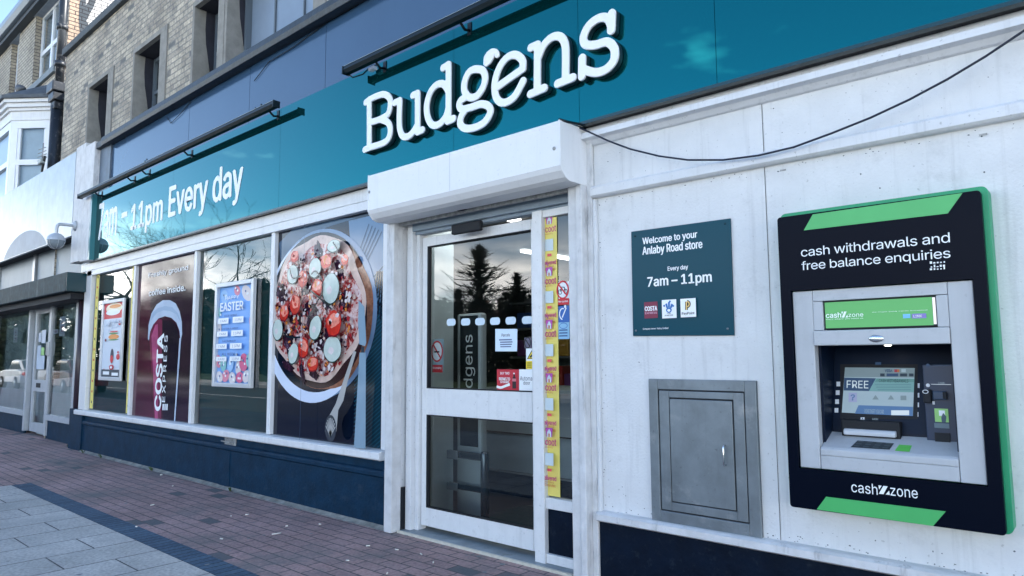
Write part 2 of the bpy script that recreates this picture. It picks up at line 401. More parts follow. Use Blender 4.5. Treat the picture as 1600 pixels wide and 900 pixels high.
def solid(loops, y_front, depth, name, M, parent, bev=.004):
    cu = bpy.data.curves.new(name, 'CURVE'); cu.dimensions = '2D'; cu.fill_mode = 'BOTH'; cu.extrude = depth/2-bev; cu.bevel_depth = bev; cu.bevel_resolution = 2; cu.offset = -bev
    for lp in loops:
        sp_ = cu.splines.new('POLY'); sp_.points.add(len(lp)-1); sp_.use_cyclic_u = True
        for q, (x, z) in zip(sp_.points, lp): q.co = (x, z, 0, 1)
    o = bpy.data.objects.new(name, cu); COL.objects.link(o)
    me = bpy.data.meshes.new_from_object(o.evaluated_get(bpy.context.evaluated_depsgraph_get()))
    bpy.data.objects.remove(o); bpy.data.curves.remove(cu)
    me.transform(Matrix(((1, 0, 0, 0), (0, 0, -1, y_front+depth/2), (0, 1, 0, 0), (0, 0, 0, 1))))
    me.materials.clear(); me.materials.append(M); me.name = name
    o = bpy.data.objects.new(name, me); COL.objects.link(o)
    if parent: attach(o, parent)
    return o

# ------------------------------------------------------------------ materials
white = mat('white_paint', (.66, .68, .70), .55, var=.10, vscale=5, dirt=(.20, .21, .22), dirt_amt=.30, dscale=5, bump=.08, bscale=60, drip=.35)
wframe = mat('white_frame_paint', (.70, .715, .725), .4, var=.07, vscale=9, dirt=(.25, .25, .25), dirt_amt=.3, dscale=9, drip=.22)
shutw = mat('shutter_white', (.72, .735, .75), .38, var=.04, vscale=3, dirt=(.42, .43, .44), dirt_amt=.3, dscale=4, streak=True, drip=.12)
render_w = mat('painted_render', (.66, .675, .685), .62, var=.09, vscale=3.2, dirt=(.34, .35, .36), dirt_amt=.40, dscale=4.5, bump=.3, bscale=70, drip=.30)
worn = mat('worn_painted_timber', (.60, .61, .62), .6, var=.15, vscale=9, dirt=(.13, .13, .14), dirt_amt=.75, dscale=13, bump=.25, bscale=45, streak=True)
navy = mat('navy_paint', (.003, .026, .058), .6, spec=.12, var=.3, vscale=7, dirt=(.03, .055, .085), dirt_amt=.5, dscale=9, bump=.35, bscale=35)
navyd = mat('dark_navy_paint', (.0015, .007, .019), .5, spec=.12, var=.3, vscale=7, dirt=(.04, .052, .065), dirt_amt=.4, dscale=16, bump=.2, bscale=35)
teal = mat('teal_mirror_acrylic', (.003, .136, .150), .025, spec=.55, metal=.88)
tealdk = mat('dark_teal_trim', (.0, .035, .05), .25)
slate = mat('blue_grey_panel', (.035, .080, .155), .14, spec=.6, var=.06, vscale=1.2, dirt=(.027, .065, .13), dirt_amt=.35, dscale=1.6, streak=True)
copin = mat('dark_coping_metal', (.018, .03, .042), .5, var=.5, vscale=14, bump=.3)
blackm = mat('black_metal', (.003, .010, .014), .35, spec=.25)
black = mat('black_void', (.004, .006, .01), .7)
sign_w = mat('sign_white', (.80, .82, .84), .35)
vinyl_w = mat('white_vinyl', (.78, .80, .82), .4)
concrete = mat('concrete_surround', (.24, .235, .215), .85, var=.25, vscale=7, bump=.3, bscale=30)
dark_reveal = mat('sooty_concrete', (.24, .235, .215), .85, var=.2, vscale=7, dirt=(.03, .035, .05), dirt_amt=.95, dscale=1.1, bump=.3, bscale=30, streak=True)
alum = mat('grey_aluminium', (.30, .33, .36), .35, metal=.4, var=.12, vscale=5)
steel = mat('brushed_steel', (.20, .235, .26), .42, metal=.55, var=.28, vscale=4, dirt=(.38, .40, .41), dirt_amt=.55, dscale=7, bump=.05, drip=.35, dripc=(.09, .10, .11))
galv = mat('galvanised_slat', (.34, .35, .35), .5, metal=.3, var=.55, vscale=22, bump=.25, bscale=60)
glass = glassmat('window_glass', 1.95)
dglass = glassmat('door_glass', 1.8, (.84, .92, .95))
tealvinyl = mat('dark_teal_vinyl', (.003, .085, .105), .5, var=.2, vscale=2)
bricks = brickmat('buff_brick', (.54, .48, .38), (.33, .30, .25), (.27, .26, .24), .225, .078, patch=(.10, .115, .12), patch_amt=.7, pscale=4.5, bump=.9, dark_rate=.06, grime=(.10, .115, .125))
bricks2 = brickmat('pale_brick', (.42, .39, .32), (.33, .31, .27), (.13, .125, .12), .225, .078, bump=.6)
lead = mat('lead_roof', (.06, .075, .09), .6, var=.4, vscale=8, bump=.3)
iron = mat('black_iron_pipe', (.008, .012, .018), .4, dirt=(.4, .38, .36), dirt_amt=.6, dscale=9)
pvc = mat('white_pvc', (.74, .77, .80), .3, var=.04)
granite = mat('mottled_dark_board', (.012, .034, .042), .6, spec=.2, var=.6, vscale=10, dirt=(.16, .20, .20), dirt_amt=.7, dscale=12, streak=True)
nbfas = mat('pale_glossy_fascia', (.38, .43, .48), .30, spec=.4, var=.2, vscale=5, dirt=(.24, .30, .37), dirt_amt=.7, dscale=2.2, streak=True, drip=.3)

# ------------------------------------------------------------------ ground
def sheet(name, x0, x1, y0, y1, z, M, th=None):
    b = MB()
    if th: b.box(x0, x1, y0, y1, z-th, z)
    else: b.add([(x0, y0, z), (x1, y0, z), (x1, y1, z), (x0, y1, z)], [(0, 1, 2, 3)])
    return tag(b.build(name, M), kind='structure')
blocks = brickmat('red_paving_blocks', (.39, .255, .235), (.31, .215, .205), (.085, .08, .08), .215, .108, 'XY', ms=.006, patch=(.135, .145, .14), patch_amt=.8, pscale=1.1, bump=.35, dark_rate=.03, grime=(.06, .09, .10))
slabs = brickmat('grey_paving_slabs', (.52, .495, .45), (.44, .42, .38), (.06, .06, .065), .60, .40, 'YX', ms=.006, bump=.25, patch=(.34, .335, .31), patch_amt=.6, pscale=2.2, shift=(.23, .42))
bluebr = brickmat('blue_brick_band', (.055, .095, .14), (.075, .125, .175), (.03, .04, .05), .21, .078, 'YX', ms=.006, offset=0, bump=.5, shift=(1.453, 0))
sheet('ground', -400, 300, -400, 200, -.20, mat('rough_ground', (.05, .06, .035), .95, var=.4, vscale=.3))
sheet('pavement_blocks', -40, 8, -1.27, .75, 0, blocks, .18)
sheet('pavement_blocks_far', -40, -9.1, -5.0, -1.272, 0, blocks, .18)
sheet('blue_brick_strip', -9.098, 8, -1.45, -1.272, 0, bluebr, .18)
sheet('pavement_slabs', -9.098, 8, -5.0, -1.452, 0, slabs, .18)
kerbm = mat('kerb_stone', (.26, .27, .27), .85, var=.2)
sheet('kerb', -120, 60, -5.15, -5.002, .0, kerbm, .2)
sheet('pavement_beyond', -120, -40.002, -5.0, .75, 0, slabs, .18)
sheet('road', -140, 80, -14, -5.15, -.13, mat('asphalt', (.05, .052, .055), .9, var=.25, vscale=3, bump=.3))
line_m = mat('road_line_paint', (.7, .7, .68), .7, var=.1)
sheet('road_line', -120, 60, -9.65, -9.53, -.126, line_m)
sheet('kerb_opposite', -120, 60, -14.15, -14, .0, kerbm, .2)
sheet('pavement_opposite', -120, 60, -16.5, -14.152, 0, slabs, .18)
sheet('verge', -140, 80, -60, -16.5, .01, mat('verge_grass', (.045, .075, .025), .95, var=.4, vscale=2))

# ------------------------------------------------------------------ the shop building
shop = thing('shop_building', 'two storey buff brick shop building with white painted ground floor and blue grey panel band', 'building', (-4, 1, 0))
XL, XR, BY = -13.98, 4.0, .10            # brick face
FZ0, FZ1, UZ = 2.80, 3.82, 4.52          # sign fascia bottom / top, top of blue grey band
TOPZ = 6.95
up = [(-12.58, -11.70, 4.3, 5.84), (-10.62, -9.69, 4.3, 5.84), (-8.62, -7.95, 4.3, 5.85), (-7.72, -5.86, 4.3, 5.9), (-5.44, -3.6, 4.3, 5.9), (-2.6, -1.6, 4.3, 5.84), (-.4, .6, 4.3, 5.84)]
b = MB(); b.wall(XL, XR, 4.3, TOPZ-.13, BY, up)
b.wall(XL, XR, 4.3, TOPZ-.13, 11, [], face=1)
for x, s_ in ((XL, -1), (XR, 1)):
    q = [(x, 11, 0), (x, BY, 0), (x, BY, TOPZ-.13), (x, 11, TOPZ-.13)]; b.add(q if s_ < 0 else q[::-1], [(0, 1, 2, 3)])
b.build('brick_wall', bricks, shop)
MB().box(XL-.04, XR+.04, BY-.07, BY+.25, TOPZ-.13, TOPZ).build('parapet_coping', mat('parapet_coping_stone', (.07, .085, .095), .8, var=.3), shop, .01)
MB().box(XL, XR, BY+.25, 11, TOPZ-.7, TOPZ-.5).build('flat_roof', lead, shop)
for i, (x0, x1, z0, z1) in enumerate(up):
    w = MB(); D = .30; t = .055; e = .02
    big = x1-x0 > 1.2
    # concrete surround proud of the brick, deep reveals
    w.box(x1, x1+(.22 if i != 2 else .16), BY-e, BY+.05, z0, z1+.07)
    w.box(x0-t, x0, BY-e, BY+.05, z0, z1+.07); w.box(x0-t, x1+.16, BY-e-.002, BY+.05, z1, z1+.07)
    w.box(x1, x1+.05, BY+.05, BY+D, z0, z1); w.box(x0-.05, x1+.05, BY+.05, BY+D, z1, z1+.05)
    wo = w.build('window_surround', concrete, shop)
    MB().box(x0-.05, x0+.002, BY-.015, BY+D, z0, z1-.002).build('window_reveal', dark_reveal, wo)
    fr = MB(); yy = BY+D
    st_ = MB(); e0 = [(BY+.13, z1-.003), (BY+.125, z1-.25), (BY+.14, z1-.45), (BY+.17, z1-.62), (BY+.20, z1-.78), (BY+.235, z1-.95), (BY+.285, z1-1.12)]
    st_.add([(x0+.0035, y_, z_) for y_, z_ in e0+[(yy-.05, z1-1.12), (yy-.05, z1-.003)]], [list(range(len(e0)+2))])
    st_.build('dark_jamb_patch', mat('dark_reveal', (.022, .024, .036), .9, var=.3, vscale=6), wo)  # darker patch with a curved front edge on the deep left jamb
    MB().box(x0+.001, x1-.001, BY+.04, yy-.001, z1-.006, z1-.002).build('dark_head', mat('dark_reveal', (.022, .024, .036)), wo)  # thin dark sheet on the underside of the window head
    if big:
        n = 3
        for k in range(n+1):
            xx = x0+(x1-x0)*k/n; fr.box(xx-.012, xx+.012, yy-.05, yy+.02, z0, z1)
        MB().box(x0, x1, yy-.03, yy, z0, z1).build('window_board', mat('blue_grey_board', (.20, .26, .34), .3, var=.15, vscale=2), shop)
        fr.box(x0, x0+.05, yy-.10, yy, z0, z1)
        fr.build('window_frame', mat('dull_steel_frame', (.10, .13, .16), .5), shop)
    else:
        for a_, c_ in ((x0, x0+.05), (x1-.05, x1)): fr.box(a_, c_, yy-.05, yy+.02, z0, z1)
        fr.box(x0+.05, x1-.05, yy-.045, yy+.015, z1-.06, z1); fr.box(x0+.05, x1-.05, yy-.045, yy+.015, 5.27, 5.32)
        f_ = fr.build('window_frame', mat('dull_steel_frame', (.10, .13, .16), .5), shop)
        MB().box(x0+.05, x1-.05, yy-.012, yy-.006, z0, z1-.06).build('pane', glass, f_)
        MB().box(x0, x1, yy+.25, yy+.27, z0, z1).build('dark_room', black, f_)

# blue grey band above the sign, with its coping
PY = -.045
bp = MB()
seams = [-10.93, -8.35, -6.86, -5.42, -2.9, -.4, 2.1, XR]
for a_, c_ in zip(seams, seams[1:]): bp.box(a_+.003, c_-.003, PY, PY+.03, FZ1-.05, UZ+.05)
upper = bp.build('blue_grey_panel', slate, shop, .002)
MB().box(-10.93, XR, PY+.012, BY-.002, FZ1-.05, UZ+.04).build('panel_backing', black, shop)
for x_, z_ in ((-6.72, 3.99), (-6.60, 4.0), (-9.68, 4.0), (-9.62, 4.01)): MB().tube([(x_, PY-.006, z_), (x_, PY, z_)], .012, 8).build('fixing_screw', blackm, shop)
# loose wires on the band
MB().tube([(-9.0, PY-.01, 4.44), (-8.86, PY-.012, 4.33), (-8.6, PY-.015, 4.38), (-8.3, PY-.012, 4.47)], .004, 5).build('loose_wire', blackm, shop)
MB().tube([(-6.75, PY-.01, 4.30), (-6.45, PY-.012, 4.42), (-6.0, PY-.012, 4.43), (-5.4, PY-.01, 4.49), (-4.9, PY-.01, 4.49)], .004, 5).build('loose_wire', blackm, shop)
MB().profile([(-.15, UZ-.03), (-.165, UZ+.02), (-.155, UZ+.09), (-.10, UZ+.10), (BY-.022, UZ+.12), (BY-.022, UZ-.01), (-.10, UZ-.03)], -11.08, XR).build('band_coping', copin, shop, .004)

# end pier on the left: pale upper box with teal side, grey return, moulded foot
pier = MB()
pier.box(-11.775, -11.37, -.15, .0, 2.82, 4.62); pier.box(-11.50, -11.37, -.165, -.15, 2.81, 3.78)
pier.build('end_pier', worn, shop, .006)
MB().box(-11.368, -11.305, -.165, -.06, 2.81, 3.80).build('pier_teal_edge', mat('teal_edge', (.02, .16, .19), .3), shop)
MB().box(-11.368, -10.935, -.07, .0, 3.83, 4.50).build('pier_return', mat('blue_grey_pier', (.10, .145, .20), .5, var=.3, vscale=5), shop)
MB().box(-11.42, -10.86, -.13, -.02, 4.50, 4.60).build('pier_cap', copin, shop, .01)

# white head board and timber frame of the shop windows
WX0, WX1 = -11.70, -4.50
GZ0, GZ1 = .605, 2.61
panes = [(-11.655, -9.98), (-9.915, -8.128), (-8.06, -6.375), (-6.305, -4.56)]
fr = MB()
fr.box(-12.05, -4.42, -.035, .12, 2.69, 2.80)                                 # head board
fr.box(-11.80, WX1, -.03, .08, GZ1, 2.69)                                     # head rail
xs = [-11.72]+[p for q in panes for p in q]+[-4.50]
for k in range(0, len(xs), 2): fr.box(xs[k], xs[k+1], -.012, .08, GZ0, GZ1)
fr.build('shop_window_frame', wframe, shop, .004)
MB().profile([(.08, .605), (-.05, .598), (-.075, .588), (-.075, .535), (-.06, .525), (.08, .525)], -11.92, WX1).build('window_sill', wframe, shop, .004)
for x0, x1 in panes:
    MB().add([(x0, .03, GZ0), (x1, .03, GZ0), (x1, .03, GZ1), (x0, .03, GZ1)], [(0, 1, 2, 3)]).build('window_pane', glass, shop)
bk = MB(); bk.box(-11.72, -4.5, .09, .12, GZ0-.05, GZ1+.05); bk.build('window_backing', tealvinyl, shop)
# navy stall riser with its ledge
rs = MB()
rs.profile([(.05, .535), (-.012, .535), (-.012, .45), (-.035, .44), (-.045, .425), (-.045, .40), (-.03, .385), (-.03, 0), (.05, 0)], -11.62, -4.42)
rs.box(-12.18, -11.622, -.05, .05, 0, .60); rs.box(-7.28, -7.05, -.036, -.03, .0, .385)
rs.build('stall_riser', navy, shop)
MB().profile([(-.031, .0), (-.085, .001), (-.05, .012), (-.031, .022)], -11.62, -4.42).build('mortar_fillet', mat('old_mortar', (.24, .24, .215), .95, var=.5, vscale=9, bump=.6), shop)
MB().box(-11.88, -11.60, -.03, .10, .54, 2.80).build('left_end_post', wframe, shop, .006)
vt = MB(); x0, z1 = m(350, 684, -.03); vt.box(x0, x0+.24, -.022, -.012, .415, .525); vt.build('vent_plate', galv, shop)
MB().tube([(x0-.06, -.03, .475), (x0+.2, -.03, .468)], .008, 6).build('vent_lever', galv, shop)

# entrance: left post and stepped jamb
MB().box(-4.405, -4.315, -.095, .0, 0, 2.51).build('entrance_post', worn, shop, .005)
j = MB()
j.box(-4.52, -4.33, .0, .12, .33, 2.51); j.box(-4.30, -4.235, .03, .12, .0, 2.42); j.box(-4.235, -4.195, .07, .16, .0, 2.40)
j.build('door_jamb', white, shop, .006)
MB().box(-4.45, -4.31, .001, .10, 0, .328).build('jamb_foot', black, shop)
# threshold
MB().box(-4.30, -2.62, -.05, -.03, 0, .018).build('threshold_strip', mat('pale_tile_edge', (.55, .53, .45), .6, var=.2, vscale=20), shop)
MB().box(-4.30, -2.62, -.029, .25, 0, .014).build('threshold', mat('worn_step', (.22, .26, .28), .5, var=.35, vscale=6, dirt=(.04, .05, .06), dirt_amt=.8, dscale=7), shop)

# door leaf (glass in a white frame) and side light
DY = .10
door = MB()
LX0, LX1 = -4.19, -3.02
door.box(LX0, LX0+.06, DY, DY+.05, .05, 2.31); door.box(LX1-.03, LX1+.02, DY+.002, DY+.05, .05, 2.31)
door.box(LX0+.06, LX1-.03, DY, DY+.05, .05, .19); door.box(LX0+.06, LX1-.03, DY, DY+.05, .90, 1.105); door.box(LX0+.06, LX1-.03, DY, DY+.05, 2.235, 2.31)
dr = door.build('door', wframe, shop, .004)
for z0, z1 in ((.19, .90), (1.105, 2.235)):
    MB().add([(LX0+.06, DY+.025, z0), (LX1-.03, DY+.025, z0), (LX1-.03, DY+.025, z1), (LX0+.06, DY+.025, z1)], [(0, 1, 2, 3)]).build('door_pane', dglass, dr)
    gk = MB(); gk.box(LX0+.06, LX0+.075, DY-.002, DY+.03, z0, z1); gk.box(LX0+.075, LX1-.03, DY-.002, DY+.03, z0, z0+.008); gk.box(LX0+.075, LX1-.03, DY-.002, DY+.03, z1-.008, z1)
    gk.build('gasket', black, dr)
lk = MB(); lx, lz = m(836, 510, DY-.02); lk.box(lx-.012, lx+.018, DY-.008, DY, lz-.04, lz+.04); lk.tube([(lx+.003, DY-.02, lz), (lx+.003, DY-.008, lz)], .009, 10)
lk.build('door_lock', steel, dr)
st = MB()
st.box(-2.98, -2.895, .03, .12, .0, 2.34); st.box(-2.895, -2.66, .045, .11, .36, .43); st.box(-2.895, -2.66, .045, .11, .015, .075); st.box(-2.895, -2.66, .045, .11, 2.29, 2.34)
st.build('side_light_frame', wframe, shop, .004)
MB().add([(-2.9, .075, .43), (-2.6, .075, .43), (-2.6, .075, 2.29), (-2.9, .075, 2.29)], [(0, 1, 2, 3)]).build('side_light_pane', dglass, shop)
MB().box(-2.895, -2.60, .07, .08, .075, .36).build('kick_panel', navyd, shop)
# head over the door, sensor, shutter bottom slat
hd = MB(); hd.box(-4.30, -2.6, .06, .14, 2.335, 2.50); hd.box(-4.24, -2.6, .03, .06, 2.36, 2.44)
hd.build('door_head', mat('blue_grey_head', (.20, .26, .32), .45, var=.1), shop, .004)
sx0, sz1 = m(709, 352, .02); sx1, sz0 = m(754, 360, .02)
MB().box(sx0, sx1, -.01, .03, sz0+.0, sz0+.075).build('door_sensor', black, shop, .01)
MB().box(-4.30, -2.58, -.045, -.015, 2.405, 2.475).build('shutter_slat', galv, shop, .004)
MB().box(-3.62, -3.52, -.075, -.045, 2.42, 2.47).build('shutter_lock', black, shop, .012)
MB().box(-4.31, -2.58, -.02, .06, 2.476, 2.50).build('shutter_slot', black, shop)
# shutter box
SX0, SX1 = -4.39, -2.475
sb = MB(); sb.profile([(-.30, 2.785), (-.30, 2.505), (-.285, 2.475), (-.25, 2.44), (-.21, 2.425), (-.06, 2.425), (-.06, 2.50), (-.004, 2.50), (-.004, 2.785)], SX0, SX1)
sbo = sb.build('shutter_box', shutw, shop, .004)
for xe in (SX0-.003, SX1-.012):
    MB().profile([(-.303, 2.788), (-.303, 2.504), (-.287, 2.473), (-.252, 2.437), (-.21, 2.4225), (-.02, 2.4225), (-.02, 2.788)], xe, xe+.015).build('end_plate', shutw, sbo, .002)
MB().box(-3.452, -3.4505, -.3008, -.30, 2.507, 2.783).build('sheet_joint', alum, sbo)
for p_ in ((866, 232), (577, 300)):
    bx_, bz_ = m(*p_, -.3); MB().tube([(bx_, -.304, bz_), (bx_, -.30, bz_)], .012, 8).build('bolt', galv, sbo)
# right pilaster
pl = MB(); pl.box(-2.592, -2.52, -.075, .12, 0, 2.43); pl.box(-2.52, -2.475, -.09, .0, 0, 2.43); pl.box(-2.475, -2.435, -.03, .0, 0, 2.80)
pl.build('pilaster', worn, shop, .006)
pp = MB(); pp.box(-2.433, -2.41, -.03, -.001, .36, 2.33); pp.build('pilaster_bead', white, shop, .006)

# rendered wall with the hole the cash machine sits in
hole = (-1.20, -.452, .81, 1.66)
rw = MB(); rw.wall(-2.436, -1.352, .36, 2.81, 0, []); rw.wall(-1.346, XR, .36, 2.81, 0, [hole]); rw.wall(-1.352, -1.346, .36, 2.81, .006, [])
rw.build('rendered_wall', render_w, shop)
MB().profile([(-.001, 2.80), (-.02, 2.80), (-.025, 2.775), (-.045, 2.755), (-.085, 2.75), (-.085, 2.715), (-.045, 2.708), (-.02, 2.685), (-.001, 2.68)], -2.47, XR).build('cornice', white, shop)
MB().profile([(-.001, 2.415), (-.03, 2.412), (-.05, 2.395), (-.05, 2.35), (-.035, 2.34), (-.001, 2.338)], -2.434, XR).build('wall_moulding', white, shop)
MB().profile([(-.001, .425), (-.04, .42), (-.06, .41), (-.06, .375), (-.03, .362), (-.001, .362)], -2.434, XR).build('wall_ledge', worn, shop)
MB().box(-2.434, XR, -.012, .05, 0, .361).build('plinth', navyd, shop)
# mortared-over cracks, old fixings, paint chips on the render (solid little bits)
ch = MB()
for _ in range(70):
    x = rnd.uniform(-2.38, -.15); z = rnd.choice([rnd.uniform(.44, .6), rnd.uniform(.45, 2.3), rnd.uniform(2.42, 2.66)])
    if -1.3 < x < -.36 and .55 < z < 2.1 or -2.2 < x < -1.4 and (.38 < z < 1.25 or 1.42 < z < 2.13): continue
    r_ = rnd.uniform(.0015, .004); k = rnd.randint(5, 7); a0 = rnd.uniform(0, 6)
    ch.prism([(x+r_*rnd.uniform(.5, 1.6)*math.cos(a0+6.28*i/k), z+r_*rnd.uniform(.5, 1.2)*math.sin(a0+6.28*i/k)) for i in range(k)], -.0012, -.0002)
for (px, py) in ((1216, 268), (1345, 272), (1375, 294), (1534, 213), (1538, 269)):
    x, z = m(px, py); ch.tube([(x, -.004, z), (x, 0, z)], .0035, 7)
for _ in range(150):      # flaking along the ledge, the pilaster edges and the foot of the panels
    q = rnd.random()
    if q < .55: x, z, yy = rnd.uniform(-2.42, -.1), .425+abs(rnd.gauss(0, .02)), 0
    elif q < .8: x, z, yy = rnd.uniform(-2.43, -.1), 2.33-abs(rnd.gauss(0, .015)), 0
    else: x, z, yy = -2.405+abs(rnd.gauss(0, .02)), rnd.uniform(.45, 2.3), 0
    r_ = rnd.uniform(.0012, .0038); k = rnd.randint(4, 6); a0 = rnd.uniform(0, 6)
    ch.prism([(x+r_*rnd.uniform(.5, 2.2)*math.cos(a0+6.28*i/k), z+r_*rnd.uniform(.5, 1.2)*math.sin(a0+6.28*i/k)) for i in range(k)], -.0012, -.0002)
ch.build('paint_chip', mat('chipped_grey', (.10, .115, .13), .8), shop)
for (px, py) in ((1219, 268), (1530, 213)):
    x, z = m(px, py); MB().box(x, x+.03, -.004, -.0005, z, z+.008).build('cable_clip', galv, shop)

# soffit of the sign, ground-floor shell behind
MB().box(-11.3, XR, -.098, .0, FZ0+.002, FZ0+.05).build('sign_soffit', black, shop)
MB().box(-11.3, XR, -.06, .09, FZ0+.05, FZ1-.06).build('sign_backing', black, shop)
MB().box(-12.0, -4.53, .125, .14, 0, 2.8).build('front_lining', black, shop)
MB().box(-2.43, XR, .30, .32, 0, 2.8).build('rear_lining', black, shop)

# ------------------------------------------------------------------ shop sign with raised letters
FY = -.10
sign = thing('shop_sign', 'long glossy teal sign fascia with raised white shop name and opening hours', 'shop sign', (-4, FY, FZ0))
b = MB(); sm_ = [-11.30, -8.6, -6.10, -3.62, -2.47, -1.55, 1.0, XR]
for a_, c_ in zip(sm_, sm_[1:]): b.box(a_+.0015, c_-.0015, FY, FY+.04, FZ0+.02, FZ1)
b.build('sign_panel', teal, sign)
MB().box(-11.30, XR, FY-.006, FY+.04, FZ0, FZ0+.019).build('sign_edge_trim', tealdk, sign)
def cpx(p): return m(560+.2625*p[0], 10+.2625*p[1], FY-.05)
LET = {
 'B': [[(64, 555), (64, 838)], [(44, 572), (66, 556)], [(64, 556), (110, 534), (155, 524), (186, 548), (188, 600), (172, 645), (128, 672), (70, 692)], [(128, 672), (176, 692), (190, 742), (172, 795), (132, 820), (72, 838)], [(38, 853), (72, 838)]],
 'u': [[(216, 574), (246, 560)], [(246, 560), (243, 660), (246, 730), (264, 772), (296, 774), (328, 744), (352, 700)], [(324, 530), (352, 517)], [(352, 517), (352, 748)], [(352, 748), (380, 735)]],
 'd': [[(536, 346), (536, 682)], [(504, 367), (536, 346)], [(532, 684), (566, 668)], [(534, 500), (505, 462), (462, 470), (424, 520), (406, 595), (414, 665), (442, 706), (482, 700), (520, 655), (536, 600)]],
 'g': [[(690, 374), (738, 380), (754, 425), (742, 480), (706, 532), (662, 542), (632, 505), (632, 450), (656, 395), (690, 374)], [(646, 536), (610, 560), (600, 590), (618, 612), (668, 602), (730, 582), (774, 594), (784, 632), (750, 690), (690, 722), (636, 726), (606, 700), (612, 655), (640, 612)]],
 'apostrophe': [[(764, 332), (768, 302), (792, 278)], [(776, 322), (788, 300)], [(772, 285), (796, 268), (818, 272), (826, 290)]],
 'e': [[(826, 480), (978, 372)], [(978, 372), (976, 322), (940, 290), (892, 300), (846, 352), (816, 430), (812, 510), (834, 562), (876, 572), (930, 535), (980, 445)]],
 'n': [[(1066, 228), (1064, 502)], [(1026, 246), (1066, 228)], [(1024, 522), (1106, 486)], [(1068, 310), (1100, 236), (1150, 186), (1200, 180), (1228, 220), (1234, 300), (1232, 432)], [(1186, 460), (1276, 424)]],
 's': [[(1508, 42), (1504, 142)], [(1506, 118), (1484, 72), (1434, 70), (1374, 112), (1340, 180), (1352, 226), (1410, 230), (1480, 212), (1522, 250), (1520, 320), (1474, 374), (1410, 394), (1340, 376)], [(1332, 308), (1330, 416)]],
}
for k, strokes in LET.items():
    st_ = []
    for s_ in strokes:
        w_ = .021 if (k == 'apostrophe' and s_[0] == (772, 285)) else .031 if k == 'apostrophe' else .0285
        pts = [cpx(p) for p in s_]; st_.append((catmull(pts), w_))
    lo = outline(st_)
    lt = solid(lo, FY-.056, .016, 'letter', sign_w, sign, .005)
    solid(lo, FY-.0395, .036, 'letter_can', mat('letter_return', (.012, .03, .04), .4), lt, .003)
# stand-off pins behind letters are hidden; the flat lettering for the hours
vt = Print(FY-.0004)
vt.tp('7am', (153, 376), (184, 308), vinyl_w, .02); vt.tp('–', (190, 341), (199, 330), vinyl_w, .02)
vt.tp('11pm', (204, 370), (255, 302), vinyl_w, .022); vt.tp('Every day', (263, 352), (380, 248), vinyl_w, .022)
vt.build('hours_lettering', sign)

# light bars over the sign
def light_bar(x0, x1, label, arms):
    t = thing('sign_light', label, 'sign light', ((x0+x1)/2, FY, 3.8), 'black strip lights over the shop sign')
    b = MB(); yb, zb = -.235, 3.79
    b.profile([(yb-.034, zb+.0), (yb-.03, zb+.03), (yb+.022, zb+.03), (yb+.034, zb+.008), (yb+.03, zb-.026), (yb-.018, zb-.03)], x0, x1)
    b.build('light_housing', blackm, t)
    MB().box(x0+.01, x1-.01, yb-.033, yb-.022, zb+.0305, zb+.034).build('light_lip', mat('bare_edge', (.3, .34, .33), .4, metal=.6), t)
    for xe, s_ in ((x0, -1), (x1, 1)):
        MB().profile([(yb-.038, zb-.034), (yb-.036, zb+.035), (yb+.038, zb+.033), (yb+.036, zb-.032)], xe-.006, xe+.006).build('end_cap', blackm, t)
    for xa in arms:
        a = MB(); a.box(xa-.02, xa+.02, FY-.006, FY, zb-.075, zb+.02); a.tube([(xa, FY-.006, zb-.04), (xa, FY-.05, zb-.05), (xa, yb+.02, zb-.0)], .011, 7)
        a.build('bracket', blackm, t)
    return t
la = light_bar(-11.62, -5.955, 'black strip light above the opening hours lettering', [-11.1, -9.85, -9.35, -8.1, -6.15])
lb = light_bar(-4.815, 1.0, 'black strip light above the raised shop name, loose flex at its end', [-4.45, -3.45, -2.2, -.6, .7])
c = MB(); c.tube([(-4.80, -.235, 3.77), (-4.76, -.2, 3.73), (-4.66, -.17, 3.74), (-4.58, -.14, 3.80), (-4.50, -.13, 3.79)], .006, 6)
c.build('loose_flex', blackm, lb)
MB().box(-4.60, -4.53, -.16, -.12, 3.755, 3.785).build('connector_block', sign_w, lb)

# black cable slung across the white wall
cp = [(918, 205), (950, 220), (985, 233), (1030, 244), (1075, 250), (1130, 250), (1185, 243), (1240, 230), (1300, 208), (1360, 184), (1420, 156), (1480, 124), (1540, 88), (1600, 48), (1680, -2)]
pts = [(lambda q: (q[0], -.085, q[1]))(m(a, b_, -.085)) for a, b_ in cp]
pts = [(pts[0][0]-.05, -.10, pts[0][2]+.03)]+pts
w = MB(); w.tube(pts, .0056, 7)
tag(w.build('cable', mat('cable_rubber', (.006, .012, .03), .5)), 'thin black cable slung across the white wall from the shutter box', 'cable')
w = MB(); p1 = m(873, 189, -.305); w.tube([(p1[0], -.30, 2.789), (-2.47, -.22, 2.792), (-2.455, -.12, 2.80), (-2.44, -.09, 2.79)], .009, 6)
w.build('box_cable', blackm, sbo)

